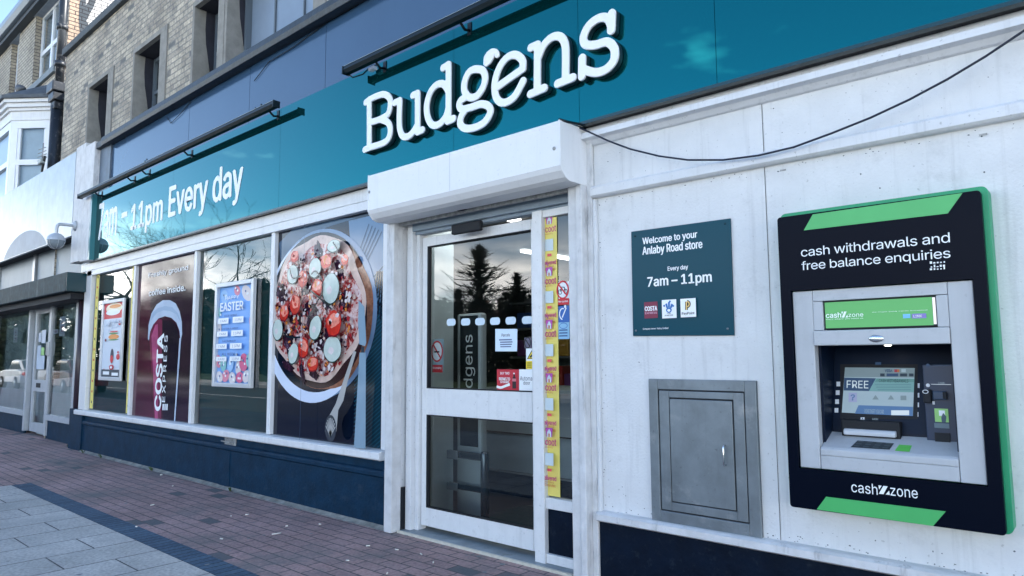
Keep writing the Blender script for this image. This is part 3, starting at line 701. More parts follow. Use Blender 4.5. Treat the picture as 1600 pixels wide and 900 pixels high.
# ------------------------------------------------------------------ welcome sign
inkw = ink('ink_white', (236, 240, 242)); inkm = ink('ink_maroon', (120, 30, 62)); inkn = ink('ink_navy', (14, 24, 60)); inkk = ink('ink_black', (14, 16, 22))
inkgold = ink('ink_gold', (232, 196, 120)); inkb = ink('ink_blue', (44, 110, 178)); inkred = ink('ink_red', (206, 34, 48)); inky = ink('ink_yellow', (240, 214, 40)); inkg = ink('ink_green', (96, 190, 84))
ws = thing('opening_hours_sign', 'square dark teal wall sign welcoming customers, with opening hours and three logos', 'sign', (-1.86, 0, 1.46))
tb = MB(); q = [m(986, 362, -.012), m(1141, 341, -.012), m(1147, 524, -.012), m(989, 525, -.012)]
tb.prism(q, -.012, -.001); tb.build('sign_board', mat('sign_teal', (.0, .055, .085), .28, spec=.15), ws, .002)
pr = Print(-.0125)
pr.tp('Welcome to your', (1004.4, 384.5), (1089, 360.5), inkw, .022); pr.tp('Anlaby Road store', (1004.4, 401.5), (1097, 374.5), inkw, .022)
pr.tp('Every day', (1043.7, 425), (1075, 413.5), inkw, .022); pr.tp('7am – 11pm', (1012.5, 452), (1111.5, 424.5), inkw, .024)
pr.pr(1006.8, 472.4, 1028.3, 496.7, inkm); pr.tp('COSTA', (1008.3, 486.2), (1027, 478), inkw, .04); pr.tp('EXPRESS', (1008.5, 491), (1027, 487), ink('ink_pink', (220, 170, 190)), .02)
pr.pr(1034.6, 469, 1058, 496.7, inkw)
for a, b_, c_, d_ in ((1043, 481, 1041.5, 474.5), (1046, 480, 1046, 472), (1049, 481, 1051, 475)):   # crossed-fingers emblem
    pr.line([m(a, b_, -.013), m(c_, d_, -.013)], .012, inkb)
ex, ez = m(1046, 484.5, -.013); pr.ell(ex, ez, .018, .016, inkb); pr.ell(ex, ez-.002, .010, .008, inkw); pr.tp('THE', (1043.5, 491), (1049, 489), inkn, .02); pr.tp('NATIONAL LOTTERY', (1040, 494), (1053, 491.6), inkn, .02)
for dx, dy in ((1039, 478), (1053, 478), (1048, 471.2)):
    ex, ez = m(dx, dy, -.013); pr.ell(ex, ez, .006, .006, inkb)
pr.pr(1064.4, 467.3, 1089.3, 495, inkw); pr.tp('PayPoint', (1067, 493), (1086.5, 487), inkk, .02)
a0, a1 = m(1074.2, 484.5, -.013), m(1074.2, 471.5, -.013)
for wd, mm in ((.017, inkk), (.007, inkgold)):
    pr.line([a0, a1], wd, mm); cx_, cz_ = a1[0]+.004, a1[1]-.014
    pr.ring(cx_, cz_, .013+wd/2, .014+wd/2, wd, mm, a0=-math.pi/2, a1=math.pi/2)
pr.tp('Company owner: Valley Limited', (1006.8, 516), (1046, 511.3), inkw, .015)
pr.build('sign_print', ws)
for dx, dy in ((992.5, 369), (1133, 349.5), (994, 516.5), (1137, 513.5)):
    x, z = m(dx, dy, -.013); MB().tube([(x, -.0165, z), (x, -.012, z)], .006, 10).build('fixing_screw', tealdk if dy < 400 else steel, ws)

# ------------------------------------------------------------------ meter cabinet
mc = thing('meter_cabinet', 'grey steel meter cabinet set low in the white wall, small pull handle', 'cabinet', (-1.75, 0, .42))
def frame(b, ox0, ox1, oz0, oz1, ix0, ix1, iz0, iz1, y0, y1):
    b.box(ox0, ix0, y0, y1, oz0, oz1); b.box(ix1, ox1, y0, y1, oz0, oz1); b.box(ix0, ix1, y0, y1, oz0, iz0); b.box(ix0, ix1, y0, y1, iz1, oz1)
b = MB(); frame(b, -2.07, -1.437, .42, 1.216, -2.012, -1.50, .483, 1.157, -.022, -.001); b.build('cabinet_frame', steel, mc, .004)
b = MB(); frame(b, -2.006, -1.506, .489, 1.151, -1.944, -1.564, .535, 1.113, -.018, -.001); b.build('door_frame', steel, mc, .003)
MB().box(-2.07, -1.437, -.006, -.0015, .42, 1.216).build('cabinet_back', black, mc)
MB().box(-1.938, -1.570, -.0215, -.006, .541, 1.106).build('cabinet_door', steel, mc, .003)
hx, hz1 = m(1132, 696, -.03); _, hz0 = m(1132, 727, -.03)
MB().tube([(hx, -.02, hz1), (hx, -.04, hz1), (hx, -.046, hz1-.01), (hx, -.046, hz0+.01), (hx, -.04, hz0), (hx, -.02, hz0)], .005, 8).build('handle', mat('chrome', (.7, .72, .74), .2, metal=1), mc)

# ------------------------------------------------------------------ cash machine
at = thing('cash_machine', 'cash machine in a black and green surround with lit screen and silver fascia', 'cash machine', (-.83, 0, .6))
def rounded(x0, x1, z0, z1, r, n=5):
    p = []
    for cx, cz, a in ((x1-r, z1-r, 0), (x0+r, z1-r, 90), (x0+r, z0+r, 180), (x1-r, z0+r, 270)):
        for i in range(n+1): t = math.radians(a+90*i/n); p.append((cx+r*math.cos(t), cz+r*math.sin(t)))
    return p
green = mat('green_plastic', (.0, .30, .13), .4, var=.08); greenl = mat('green_panel', (.06, .42, .12), .35, var=.06, vscale=5)
apan = mat('black_gloss_panel', (.0008, .003, .010), .3, spec=.06); silv = mat('silver_grey_plastic', (.44, .47, .50), .38, var=.07, vscale=4, dirt=(.25, .27, .29), dirt_amt=.4, dscale=6, drip=.14)
anavy = mat('machine_navy', (.002, .008, .024), .4, spec=.2)
AX0, AX1, AZ0, AZ1 = -1.252, -.400, .622, 2.034
def ringbox(b, outer, ix0, ix1, iz0, iz1, y0, y1):
    """rounded plate with a rectangular hole, as four butted pieces"""
    def half(f): return [p for p in outer if f(p)]
    b.prism(clip(outer, (-9, iz1, 9, 9)), y0, y1); b.prism(clip(outer, (-9, -9, 9, iz0)), y0, y1)
    b.prism(clip(outer, (-9, iz0, ix0, iz1)), y0, y1); b.prism(clip(outer, (ix1, iz0, 9, iz1)), y0, y1)
b = MB(); ringbox(b, rounded(-1.249, -.378, .622, 2.056, .026), -1.203, -.450, .808, 1.662, -.085, -.001); b.build('green_surround', green, at)
b = MB(); ringbox(b, rounded(AX0, AX1, AZ0, AZ1, .015), -1.203, -.450, .808, 1.662, -.12, -.0855); b.build('black_panel', apan, at)
pr = Print(-.1205)
y = -.1205
pr.px([(1270, 335), (1504, 301.5), (1481, 333.5), (1256, 360)], greenl); pr.px([(1291, 776), (1478, 799), (1458, 822), (1276, 796)], greenl)
pr.tp('cash withdrawals and', (1252, 401.5), (1483.5, 362.5), inkw, 0, space=.95); pr.tp('free balance enquiries', (1253, 426), (1484.5, 387), inkw, 0, space=.95)
for k, (a, b_) in enumerate(((1453, 411), (1453, 417), (1453, 421))):     # worn-off small print
    x, z = m(a, b_, y); 
    for i in range(5): pr.rect_(x+i*.012+rnd.random()*.004, z-.004, x+i*.012+.009, z+rnd.random()*.008, inkw, i == 0)
pr.tp('cash', (1331, 768.5), (1371, 756.5), inkw, 0); pr.tp('zone', (1392, 774), (1434, 766), inkw, 0)
def zmark(pr, l, t, r, b_):
    x0, z1 = m(l, t, pr.y); x1, z0 = m(r, b_, pr.y); w_ = x1-x0; h_ = z1-z0
    pr.poly([(x0, z0), (x0+.45*w_, z1), (x0+.85*w_, z1), (x0+.42*w_, z0)], inkw); pr.poly([(x0+.0*w_, z1), (x0+.3*w_, z1), (x0+.05*w_, z1-.5*h_)], inkw, False); pr.poly([(x0+1.0*w_, z0), (x0+.62*w_, z0), (x0+.95*w_, z0+.5*h_)], inkw, False)
zmark(pr, 1373, 758, 1391, 773); pr.build('panel_print', at)
# silver fascia: frame pieces round the recess
RX0, RX1, RZ0, RZ1 = -1.107, -.546, .892, 1.392
SY = -.105
for a_, c_ in ((-1.20, RX0), (RX1, -.453)): MB().box(a_, c_, SY, -.05, .812, 1.658).build('silver_side', silv, at, .004)
b = MB(); b.box(RX0+.001, RX1-.001, SY+.002, -.05, 1.605, 1.658); b.box(RX0+.001, RX0+.045, SY+.002, -.05, 1.465, 1.603); b.box(RX1-.045, RX1-.001, SY+.002, -.05, 1.465, 1.603)
b.build('silver_top', silv, at, .002)
b = MB(); b.box(RX0+.001, RX1-.001, SY-.012, -.05, RZ1, 1.463); vis = b.build('silver_visor', silv, at, .005)
dx_, dz_ = m(1369, 529, SY-.012); MB().ball((dx_, SY-.012, dz_), .033, .012, .018, 16, 8).build('oval_badge', mat('chrome', (.7, .72, .74), .2, metal=1), vis)
# lit topper
MB().box(RX0+.046, RX1-.046, SY+.014, -.04, 1.468, 1.602).build('topper_frame', black, at)
TY = SY+.0135
tm = emat('lit_green', lin((110/255, 205/255, 125/255)), .16)
pr = Print(TY); pr.rect_(RX0+.052, 1.474, RX1-.062, 1.597, tm); pr.rect_(RX1-.061, 1.478, RX1-.050, 1.595, emat('lit_white', (.8, .78, .85), .35))
pr.tp('cash', (1291, 497), (1314, 488), inkw, .02); pr.tp('zone', (1326, 495.5), (1349, 489.5), inkw, .0); zmark(pr, 1315, 487, 1325, 496); pr.tp('there where you need us', (1291, 500.5), (1349, 496), inkw, 0)
pr.tp('All major bank cards accepted', (1363, 489), (1449, 483.5), inkw, 0); pr.pr(1411, 491, 1423, 497, ink('ink_cyan', (120, 190, 230))); pr.pr(1425, 490.5, 1448, 497, ink('ink_violet', (130, 120, 190))); pr.tp('LINK', (1428, 496), (1441, 492), inkw, .03)
pr.build('topper_print', at)
# recess
for q_ in ((RX0, RX0+.012, -.05, .20, RZ0-.05, RZ1), (RX1-.012, RX1, -.05, .20, RZ0-.05, RZ1)): MB().box(*q_).build('recess_side', anavy, at)
MB().box(RX0, RX1, -.05, .20, RZ1, RZ1+.02).build('recess_ceiling', anavy, at)
b = MB(); b.profile([(.16, RZ1), (.20, RZ1), (.20, RZ0-.05), (.05, RZ0-.05), (.06, .985)], RX0+.0125, RX1-.0125); b.build('recess_back', anavy, at)
MB().box(-1.20, -.452, .205, .22, .80, 1.67).build('machine_back', black, at)
b = MB(); b.profile([(SY, .878), (SY, .905), (SY+.012, .915), (.055, .975), (.055, .86), (SY+.02, .86)], RX0+.002, RX1-.002); shelf = b.build('shelf', silv, at, .004)
b = MB(); b.box(RX0+.002, RX1-.002, SY+.002, -.05, .813, .874); b.build('silver_foot', silv, at, .003)
# screen and printed matter on the sloping back: measured on the slope
def slope_y(z): return .06+(z-.985)/(RZ1-.985)*.10
def bpx(px, py):
    y = .10
    for _ in range(8): x, z = m(px, py, y); y = slope_y(z)
    return x, y, z
class Slope:
    def __init__(s): s.mb = MB(); s.ms = []; s.k = 0
    def q(s, pts, M, up=True):
        if M not in s.ms: s.ms.append(M)
        if up: s.k += 1
        v = [(lambda p: (p[0], p[1]-.001-.0006*s.k, p[2]))(bpx(*p)) for p in pts]; s.mb.add(v, [list(range(len(v)))[::-1]], s.ms.index(M)); return s
    def r(s, l, t, r_, b_, M, up=True): return s.q([(l, t), (r_, t), (r_, b_), (l, b_)], M, up)
    def t(s, txt, lb, rt, M, bold=0.):
        if M not in s.ms: s.ms.append(M)
        s.k += 1; v, f = text_mesh(txt, bold, 1.); xs = [p[0] for p in v]; zs = [p[1] for p in v]; ax, bx, az, bz = min(xs), max(xs), min(zs), max(zs)
        x0, _, z0 = bpx(*lb); x1, _, z1 = bpx(*rt); vs = []
        for p in v:
            z = z0+(p[1]-az)/(bz-az)*(z1-z0); vs.append((x0+(p[0]-ax)/(bx-ax)*(x1-x0), slope_y(z)-.001-.0006*s.k, z))
        s.mb.add(vs, f, s.ms.index(M)); return s
scm = emat('screen_pale', lin((150/255, 175/255, 190/255)), .22); scg = emat('screen_green', lin((110/255, 160/255, 165/255)), .2); scn = emat('screen_navy', lin((40/255, 75/255, 115/255)), .15); scb = emat('screen_blue', lin((75/255, 115/255, 165/255)), .2)
sct = emat('screen_grey', lin((118/255, 140/255, 150/255)), .2); scd = emat('screen_dark', lin((30/255, 60/255, 80/255)), .1); scw = emat('screen_white', lin((200/255, 215/255, 225/255)), .25); scr_ = emat('screen_red', lin((150/255, 50/255, 70/255)), .2)
s = Slope(); s.r(1313, 569, 1434, 655, black)
s.q([(1320.5, 574), (1429.5, 575), (1426.5, 650), (1315.5, 644.5)], scm)
s.q([(1320.5, 574), (1429.5, 575), (1429, 590), (1319.8, 589)], sct); s.q([(1319.6, 590), (1369, 591), (1358, 611), (1318.6, 610)], scn); s.q([(1369, 591), (1429, 591.5), (1428, 613), (1358, 611)], scg); s.q([(1371, 591.5), (1429, 592), (1429, 597), (1367, 596.5)], emat('screen_teal', lin((90/255, 140/255, 140/255)), .2))
s.q([(1342, 633), (1427, 635.5), (1426.5, 650), (1336, 646)], scb); s.r(1393, 641, 1421, 648.5, scw)
s.t('FREE', (1323.5, 606), (1357.5, 595), scw, 0); s.t('VISA', (1383, 581.5), (1395, 577), scn, .03); s.r(1398, 577, 1402.5, 581.5, scr_); s.r(1402.5, 577, 1406, 581.5, emat('screen_orange', (.4, .15, .05), .2), False); s.r(1409, 576.5, 1416, 581.5, scm); s.r(1376, 583.5, 1383, 588, scd); s.r(1386, 583.5, 1404, 588, scn, False); s.r(1407, 583.5, 1418, 588, scd, False); s.r(1421, 583.5, 1428, 588, scd, False)
s.t('CASH WITHDRAWALS', (1374, 597), (1420, 592.8), scd, 0)
for k in range(3): s.r(1368+k*2, 600+k*4, 1424, 601.6+k*4, emat('screen_line', lin((95/255, 140/255, 150/255)), .2), k == 0)
s.r(1327, 613.5, 1340, 628, emat('screen_lilac', lin((150/255, 160/255, 200/255)), .2)); s.t('?', (1330, 625.5), (1337, 616), scb, .02)
for a in (1364, 1388, 1408): s.q([(a, 624), (a+5, 617), (a+10, 624)], sct, False) if a != 1408 else s.r(a, 618, a+9, 625, sct, False)
s.t('PLEASE INSERT YOUR CARD', (1352, 645), (1382, 640), scm, 0)
s.mb.build('screen', s.ms, at)
s = Slope(); key = mat('key_white', (.65, .68, .72), .4)
for (kx, ky) in ((1307, 600), (1306, 613.5), (1305, 627.5), (1304, 641), (1431, 602.5), (1430.5, 617.5), (1430, 632.5), (1429, 647.5)):
    s.r(kx, ky-3.6, kx+6, ky+3.6, key, False)
s.mb.build('side_key', s.ms, at)
s = Slope(); lm = emat('lit_line', (.5, .6, .7), .35); s.r(1354, 657.5, 1382, 658.6, lm); s.t('CASH', (1363, 656), (1372, 653.5), scm, 0); s.r(1345, 652, 1351, 657.5, key); s.r(1368, 566, 1377, 570, scn)
s.t('A', (1346.3, 657), (1349.7, 652.5), anavy, .02); s.mb.build('cash_legend', s.ms, at)
# light under the visor, cash mouth
lx, lz = m(1388, 551.5, .02); MB().ball((lx, .02, RZ1-.001), .016, .014, .006, 12, 6).build('downlight', emat('lamp_disc', (1, .95, .8), 2.2), at)
b = MB(); p0 = m(1321, 672, .03); p1 = m(1402, 681, .03)
zc_ = (p0[1]+p1[1])/2; b.profile([(-.004, zc_-.012), (-.008, zc_+.004), (.004, zc_+.016), (.05, zc_+.018), (.05, zc_-.012)], p0[0], p1[0]); b.build('cash_mouth', mat('mouth_silver', (.55, .58, .62), .25), at, .004)
MB().box(p0[0]-.015, p1[0]+.015, .02, .08, p1[1]-.03, p0[1]+.05).build('mouth_surround', black, at, .004)
# card module
cx0, cz1 = m(1441, 570, .03); cx1, cz0 = m(1494, 694, .03)
b = MB(); b.box(cx0, RX1-.013, .03, .12, .955, cz1); cm = b.build('card_module', mat('module_navy', (.012, .03, .07), .35), at, .003)
pr = Print(.0295); y = .0295
pr.pr(1455, 600, 1486, 601.2, lm); pr.pr(1458, 570, 1486, 571, scn, False); pr.tp('CARD', (1466, 599.5), (1476, 597), scm, 0); ex, ez = m(1450, 602, y); pr.ell(ex, ez, .008, .008, key); ex, ez = m(1450, 571, y); pr.ell(ex, ez, .008, .008, scn)
pr.pr(1457, 627, 1461, 632, key); pr.pr(1460, 638, 1483, 660, ink('card_lime', (150, 205, 120))); pr.pr(1467, 641, 1477, 650, inkw); pr.px([(1474, 645), (1479, 651), (1478, 660), (1472, 660), (1471, 652)], mat('ink_slate', (.05, .09, .13), .5)); pr.pr(1460, 660.5, 1484, 669.5, ink('card_grey', (95, 115, 125)))
pr.build('module_print', cm)
x0, z1 = m(1442, 608, .01); x1, z0 = m(1456, 630, .01); MB().box(x0, x1, .0, .03, z0, z1).build('reader_shroud', black, cm, .006)
ex, ez = m(1446, 612, -.001); pr = Print(-.0005); pr.ring(ex, ez, .012, .009, .003, key); pr.build('reader_ring', cm)
x0, z1 = m(1457, 611, .02); x1, z0 = m(1486, 625, .02); MB().box(x0, x1-.014, .012, .03, z0, z1).build('card_slot', mat('slot_navy', (.02, .05, .10), .3), cm, .004)
MB().box(x1-.028, x1-.012, .004, .0115, z0+.004, z1-.002).build('slot_mouth', black, cm, .003)
x0, z1 = m(1460, 676, .02); x1, z0 = m(1485, 693, .02); MB().box(x0, x1, .022, .029, z0, z1).build('receipt_slot', black, cm)
# keypad and label on the shelf (lying on its slope)
def on_shelf(px, py):
    y = 0.
    for _ in range(10):
        x, z = m(px, py, y); y = SY+.012+(z-.915)/.06*(.055-SY-.012)
    return x, y, z+.0012
b = MB(); v = [on_shelf(*p) for p in ((1340, 688.5), (1397, 693), (1390, 703), (1329, 699))]; b.add(v, [(3, 2, 1, 0)])
for i in range(3):
    for k in range(4):
        t0, t1 = (k+.2)/4, (k+.8)/4; u0, u1 = (i+.2)/3, (i+.75)/3
        P4 = lambda t, u: tuple((1-u)*((1-t)*v[0][c]+t*v[1][c])+u*((1-t)*v[3][c]+t*v[2][c])+(.0015 if c == 2 else 0) for c in range(3))
        b.add([P4(t0, u0), P4(t1, u0), P4(t1, u1), P4(t0, u1)], [(3, 2, 1, 0)], 1)
b.build('keypad', [mat('keypad_dark', (.02, .03, .04), .4), mat('keypad_key', (.06, .08, .09), .4)], shelf)
b = MB(); v = [on_shelf(*p) for p in ((1405, 695), (1425, 696.5), (1421, 706.5), (1398, 704.5))]; b.add(v, [(3, 2, 1, 0)]); b.build('shelf_label', inkg, shelf)
# old sealant round the machine foot
b = MB()
for _ in range(150):
    t = rnd.random(); x = -1.25+t*.85; zz = .618-abs(rnd.gauss(0, .007)); b.prism([(x, zz), (x+rnd.uniform(.002, .010), zz-.001), (x+rnd.uniform(.003, .009), zz+rnd.uniform(.002, .005)), (x+.001, zz+.003)], -.0016, -.0004)
b.build('sealant', mat('dark_sealant', (.03, .04, .05), .7), at)

# ------------------------------------------------------------------ window graphics
VY = .0285
pastel = lambda n, c: ink(n, c, .5)
scootm = ink('print_magenta', (196, 40, 120)); scooty = ink('print_yellow', (228, 212, 110))
_ink = ink
def ink(name, rgb, rough=None, **k):
    if name.startswith('photo'): k.setdefault('spec', .38)
    return _ink(name, rgb, rough or (.07 if name.startswith('photo') else .4), **k)
# -- food picture filling the last window
fp = Print(VY, (panes[3][0], GZ0, panes[3][1], GZ1)); Y = fp.y
def el(M, cx, cy, rx, ry, rot=0., wob=0., up=True, dx=0., dz=0.):
    x, z = m(cx, cy, Y); fp.ell(x+dx, z+dz, rx*.0098, ry*.0059, M, rot, 60 if rx > 20 else 30 if rx > 5 else 9, wob, up=up)
cloth = ink('photo_dark_cloth', (8, 20, 38)); plate = ink('photo_plate', (205, 216, 235)); plsh = ink('photo_plate_shadow', (110, 135, 165))
crust = mat('photo_crust', lin((.82, .72, .68)), .07, spec=.38, var=.25, vscale=9, dirt=lin((.55, .38, .30)), dirt_amt=.7, dscale=7)
brown = mat('photo_brown_edge', lin((.55, .36, .28)), .07, spec=.38, var=.5, vscale=24, dirt=lin((.25, .15, .14)), dirt_amt=.8, dscale=8)
def pizza_mat():
    M = bpy.data.materials.new('photo_sauce_and_cheese'); M.use_nodes = True; N, K = M.node_tree.nodes, M.node_tree.links
    P = N['Principled BSDF']; P.inputs['Roughness'].default_value = .07; P.inputs['Specular IOR Level'].default_value = .55; T = N.new('ShaderNodeTexCoord')
    n = N.new('ShaderNodeTexNoise'); n.inputs['Scale'].default_value = 11; n.inputs['Detail'].default_value = 8; n.inputs['Roughness'].default_value = .72; n.inputs['Distortion'].default_value = .8
    r = N.new('ShaderNodeValToRGB'); e = r.color_ramp.elements
    for p, c in ((.30, (.16, .07, .13)), (.40, (.42, .13, .17)), (.46, (.66, .22, .20)), (.52, (.80, .66, .64)), (.62, (.86, .80, .80)), (.72, (.58, .30, .34)), (.8, (.9, .86, .84))):
        q = e.new(p); q.color = (*lin(c), 1)
    e.remove(e[0]); e.remove(e[-1])
    K.new(T.outputs['Object'], n.inputs[0]); K.new(n.outputs['Fac'], r.inputs[0]); K.new(r.outputs[0], P.inputs['Base Color']); return M
sauce = pizza_mat()
fp.rect_(panes[3][0], GZ0, panes[3][1], GZ1, cloth)
strip = ink('photo_cloth_stripe', (28, 70, 88)); strip2 = ink('photo_cloth_fold', (60, 85, 110)); pale = ink('photo_sky_reflection', (95, 125, 155))
fp.px([(545, 345), (610, 330), (610, 480), (588, 470), (570, 420), (548, 390)], pale); fp.px([(436, 380), (470, 345), (560, 340), (520, 352), (470, 372), (440, 420)], strip2)  # pale piece at top right: sky reflection painted into the print
x0, z0 = m(566, 700, Y); x1, z1 = m(600, 480, Y); fp.rect_(x0-.1, GZ0, x1+.1, z1, ink('photo_grey_cloth', (24, 52, 66)))
fp.k += 1
for k in range(46): fp.line([(x0-.12, GZ0+k*.035-.3), (x1+.1, GZ0+k*.035)], .011, strip, False)
for k in range(5): fp.line([m(577+k*5, 350+k*3, Y), m(552+k*4, 420, Y)], .012, strip2, k == 0)
for k in range(4): fp.line([m(590+k*3, 424, Y), m(583+k*4, 475+k*8, Y)], .02, cloth, k == 0)
el(plsh, 496, 490, 92, 134); el(plate, 488, 497, 87, 133); el(cloth, 494, 487, 85, 126)
el(brown, 504, 490, 78, 118, -.12, .012); el(ink('photo_brown_shade', (50, 30, 34)), 500, 494, 74, 112, -.1)
el(crust, 494, 481, 78, 115, -.08, .024); el(sauce, 493, 483, 72, 103, -.08, .035)
zuc = mat('photo_courgette', lin((.76, .81, .78)), .07, spec=.38, var=.1, vscale=14); zed = ink('photo_courgette_skin', (44, 66, 60)); tom = mat('photo_tomato', lin((.80, .20, .16)), .07, spec=.38, var=.35, vscale=16); tomh = mat('photo_tomato_flesh', lin((.93, .55, .48)), .07, spec=.38, var=.3, vscale=22, dirt=lin((.95, .85, .8)), dirt_amt=.9, dscale=16); tdk = ink('photo_tomato_shade', (120, 20, 34))
olive = mat('photo_purple_leaf', lin((.20, .10, .18)), .07, spec=.38, var=.6, vscale=20, dirt=lin((.62, .52, .62)), dirt_amt=.8, dscale=16); leaf = mat('photo_dark_leaf', lin((.09, .16, .20)), .07, spec=.38, var=.5, vscale=18)
R2 = random.Random(5)
for cx, cy, rx, ry in ((499, 396, 12, 11), (532, 421, 11, 8), (442, 458, 12, 15), (462, 495, 15, 13), (454, 536, 15, 15), (487, 487, 13, 14), (501, 536, 9, 12), (513, 470, 9, 12), (452, 572, 11, 7), (474, 582, 12, 6), (492, 584, 9, 7), (480, 452, 9, 9), (540, 470, 9, 14), (516, 520, 8, 10)): el(olive, cx, cy, rx, ry, R2.random()*3, .12)
chee = mat('photo_cheese', lin((.86, .82, .82)), .07, spec=.38, var=.15, vscale=18); flek = ink('photo_red_fleck', (166, 44, 52)); gold = ink('photo_orange_fleck', (214, 130, 62))
for _ in range(520):
    a = R2.random()*6.283; r_ = math.sqrt(R2.random()); cx, cy = 497+64*r_*math.cos(a), 487+100*r_*math.sin(a)
    el(R2.choice((chee, chee, flek, olive, crust, flek, gold)), cx, cy, R2.uniform(.6, 3.0), R2.uniform(.8, 4.6), R2.random()*3, .25, up=False, dz=0) if _ % 11 else el(chee, cx, cy, 2, 3, 0, .1)
for cx, cy, rx, ry, ro in ((464, 430, 9.5, 15, 0), (499, 420, 10, 15, .2), (524, 452, 13, 23, .1), (527, 546, 13.5, 19, 0), (466, 553, 8, 17, -.5), (442, 516, 9, 17, 0), (501, 513, 9, 19, -.5), (530, 386, 10, 9, 0)):
    el(zed, cx, cy, rx+.8, ry+1.2, ro, .012); el(zuc, cx, cy-.8, rx, ry, ro, .012); el(chee, cx-2, cy+2, rx*.35, ry*.3, ro, .1)
for cx, cy, rx, ry, ro in ((482, 436, 8.5, 15, -.2), (519, 409, 9.5, 12, .1), (505, 450, 9, 15, .2), (471, 476, 10, 17, 0), (454, 489, 9, 14, .4), (532, 505, 13, 21, -.1), (485, 543, 9.5, 17, 0), (500, 568, 10, 12, 0), (472, 402, 8, 10, 0), (551, 407, 6, 9, 0)):
    el(tdk, cx, cy+1.5, rx*.95, ry*.97, ro, .05); el(tom, cx, cy, rx*.9, ry*.9, ro, .03); el(tomh, cx+.5, cy-ry*.2, rx*R2.uniform(.6, .85), ry*R2.uniform(.4, .7), ro+R2.uniform(-.5, .5), .07)
    for _ in range(3): el(R2.choice((chee, tom, gold)), cx+R2.uniform(-.5, .5)*rx, cy+R2.uniform(-.7, .2)*ry, rx*.22, ry*.16, R2.random()*3, .15, up=_ == 0)
for a_, b_, c_ in (((497, 455), (510, 465), (531, 484)), ((465, 420), (470, 436), (482, 432)), ((499, 430), (506, 425), (516, 438)), ((493, 500), (510, 470), (516, 462)), ((456, 520), (464, 527), (482, 527)), ((533, 380), (540, 392), (537, 402))):
    fp.line(catmull([m(*q, Y) for q in (a_, b_, c_)], 5), .016, leaf)
fk = ink('photo_fork', (168, 168, 166)); fk2 = ink('photo_fork_dark', (60, 66, 74)); kn = mat('photo_knife', lin((.52, .62, .69)), .07, spec=.38, var=.06)
fp.px([(566, 548), (570, 550), (556, 598), (550, 625), (542, 640), (539, 672), (535, 684), (526, 684), (521, 672), (526, 652), (538, 630), (548, 600)], fk)
ex, ez = m(530, 668, Y); fp.ell(ex, ez, .085, .115, fk2)
fp.k += 1
for k in range(9):
    a = math.radians(20+k*17.5); fp.line([(ex, ez-.07), (ex+.075*math.cos(a), ez-.02+.11*math.sin(a))], .012, fk, False)
fp.px([(575.5, 551), (585.5, 551), (585, 700), (567, 698)], kn); fp.px([(574, 470), (583, 480), (586, 535), (584, 541), (575, 538), (573, 505)], kn, False); fp.px([(578, 541), (583, 542), (583, 551), (578, 551)], fk2, False)
xs_, zs_ = m(483, 630, Y); fp.rect_(xs_, GZ0, xs_+.004, GZ1, ink('photo_seam', (60, 80, 105)))
vin = thing('window_picture', 'window picture of a vegetable pizza on a plate with fork and knife', 'window graphic', (-5.4, VY, GZ0), 'full height window pictures'); fp.build('picture', vin)
# -- coffee picture in the second window
cf = Print(VY, (panes[1][0], GZ0, panes[1][1], GZ1)); Y = cf.y
mar = mat('photo_maroon', lin((.46, .17, .28)), .07, spec=.38, var=.55, vscale=1.6); mdk = mat('photo_deep_plum', lin((.17, .09, .16)), .07, spec=.38, var=.4, vscale=2); pink = mat('photo_pink_glow', lin((.70, .32, .48)), .07, spec=.38, var=.35, vscale=4); cupd = mat('photo_cup_dark', lin((.26, .09, .18)), .07, spec=.38, var=.3, vscale=3)
cf.rect_(panes[1][0], GZ0, panes[1][1], GZ1, mdk); cf.px([(205, 440), (234, 440), (242, 660), (200, 660)], mat('photo_dull_maroon', lin((.32, .12, .20)), .07, spec=.38, var=.5, vscale=2))
cf.px([(233, 524), (240, 506), (248, 497), (258, 494), (268, 497), (276, 505), (282, 522), (273, 662), (242, 660)], cupd); cf.px([(233.5, 524), (240, 506), (248, 498), (254, 500), (252, 660), (242, 660)], mar); cf.px([(237, 525), (243, 508), (247, 506), (247, 660), (243, 660)], pink)
lidm = mat('photo_lid', lin((.74, .80, .87)), .07, spec=.38, var=.08, vscale=5)
cf.px([(231.5, 530), (232.5, 508), (237, 490), (245, 476), (255, 469), (266, 469), (275, 474), (281, 486), (284.5, 503), (285, 522), (282.5, 534), (281, 517), (276, 504), (268, 496.5), (258, 494), (248, 497.5), (240, 507), (235, 518), (233, 532)], lidm)
cf.px([(234, 505), (239, 489), (246, 482), (258, 478), (270, 480), (279, 490), (283, 504), (276, 491), (266, 486), (256, 485), (246, 489), (239, 497)], ink('photo_lid_shade', (165, 185, 208)), True)
cf.px([(281, 528), (283.5, 530), (274, 664), (272, 664)], lidm)
cf.px([(254, 500), (268, 500), (276, 508), (280, 522), (272, 660), (255, 660)], mat('photo_cup_shade', lin((.10, .06, .14)), .07, spec=.38, var=.3, vscale=3)); cf.tp('COSTA', (242, 640), (257, 522), inkw, .045, up=True); cf.tp('EXPRESS', (253.5, 628), (263, 524), inkw, .01, up=True, space=1.25)
for k in range(3): cf.pr(255+k*3, 631, 256.6+k*3, 641, inkw, k == 0)
cf.tp('Freshly ground', (233, 436), (295, 414), inkw, .012); cf.tp('coffee inside.', (233.5, 463), (291, 444), inkw, .02)
vin = thing('window_picture', 'maroon window picture of a tall lidded coffee cup', 'window graphic', (-9, VY, GZ0), 'full height window pictures'); cf.build('picture', vin)
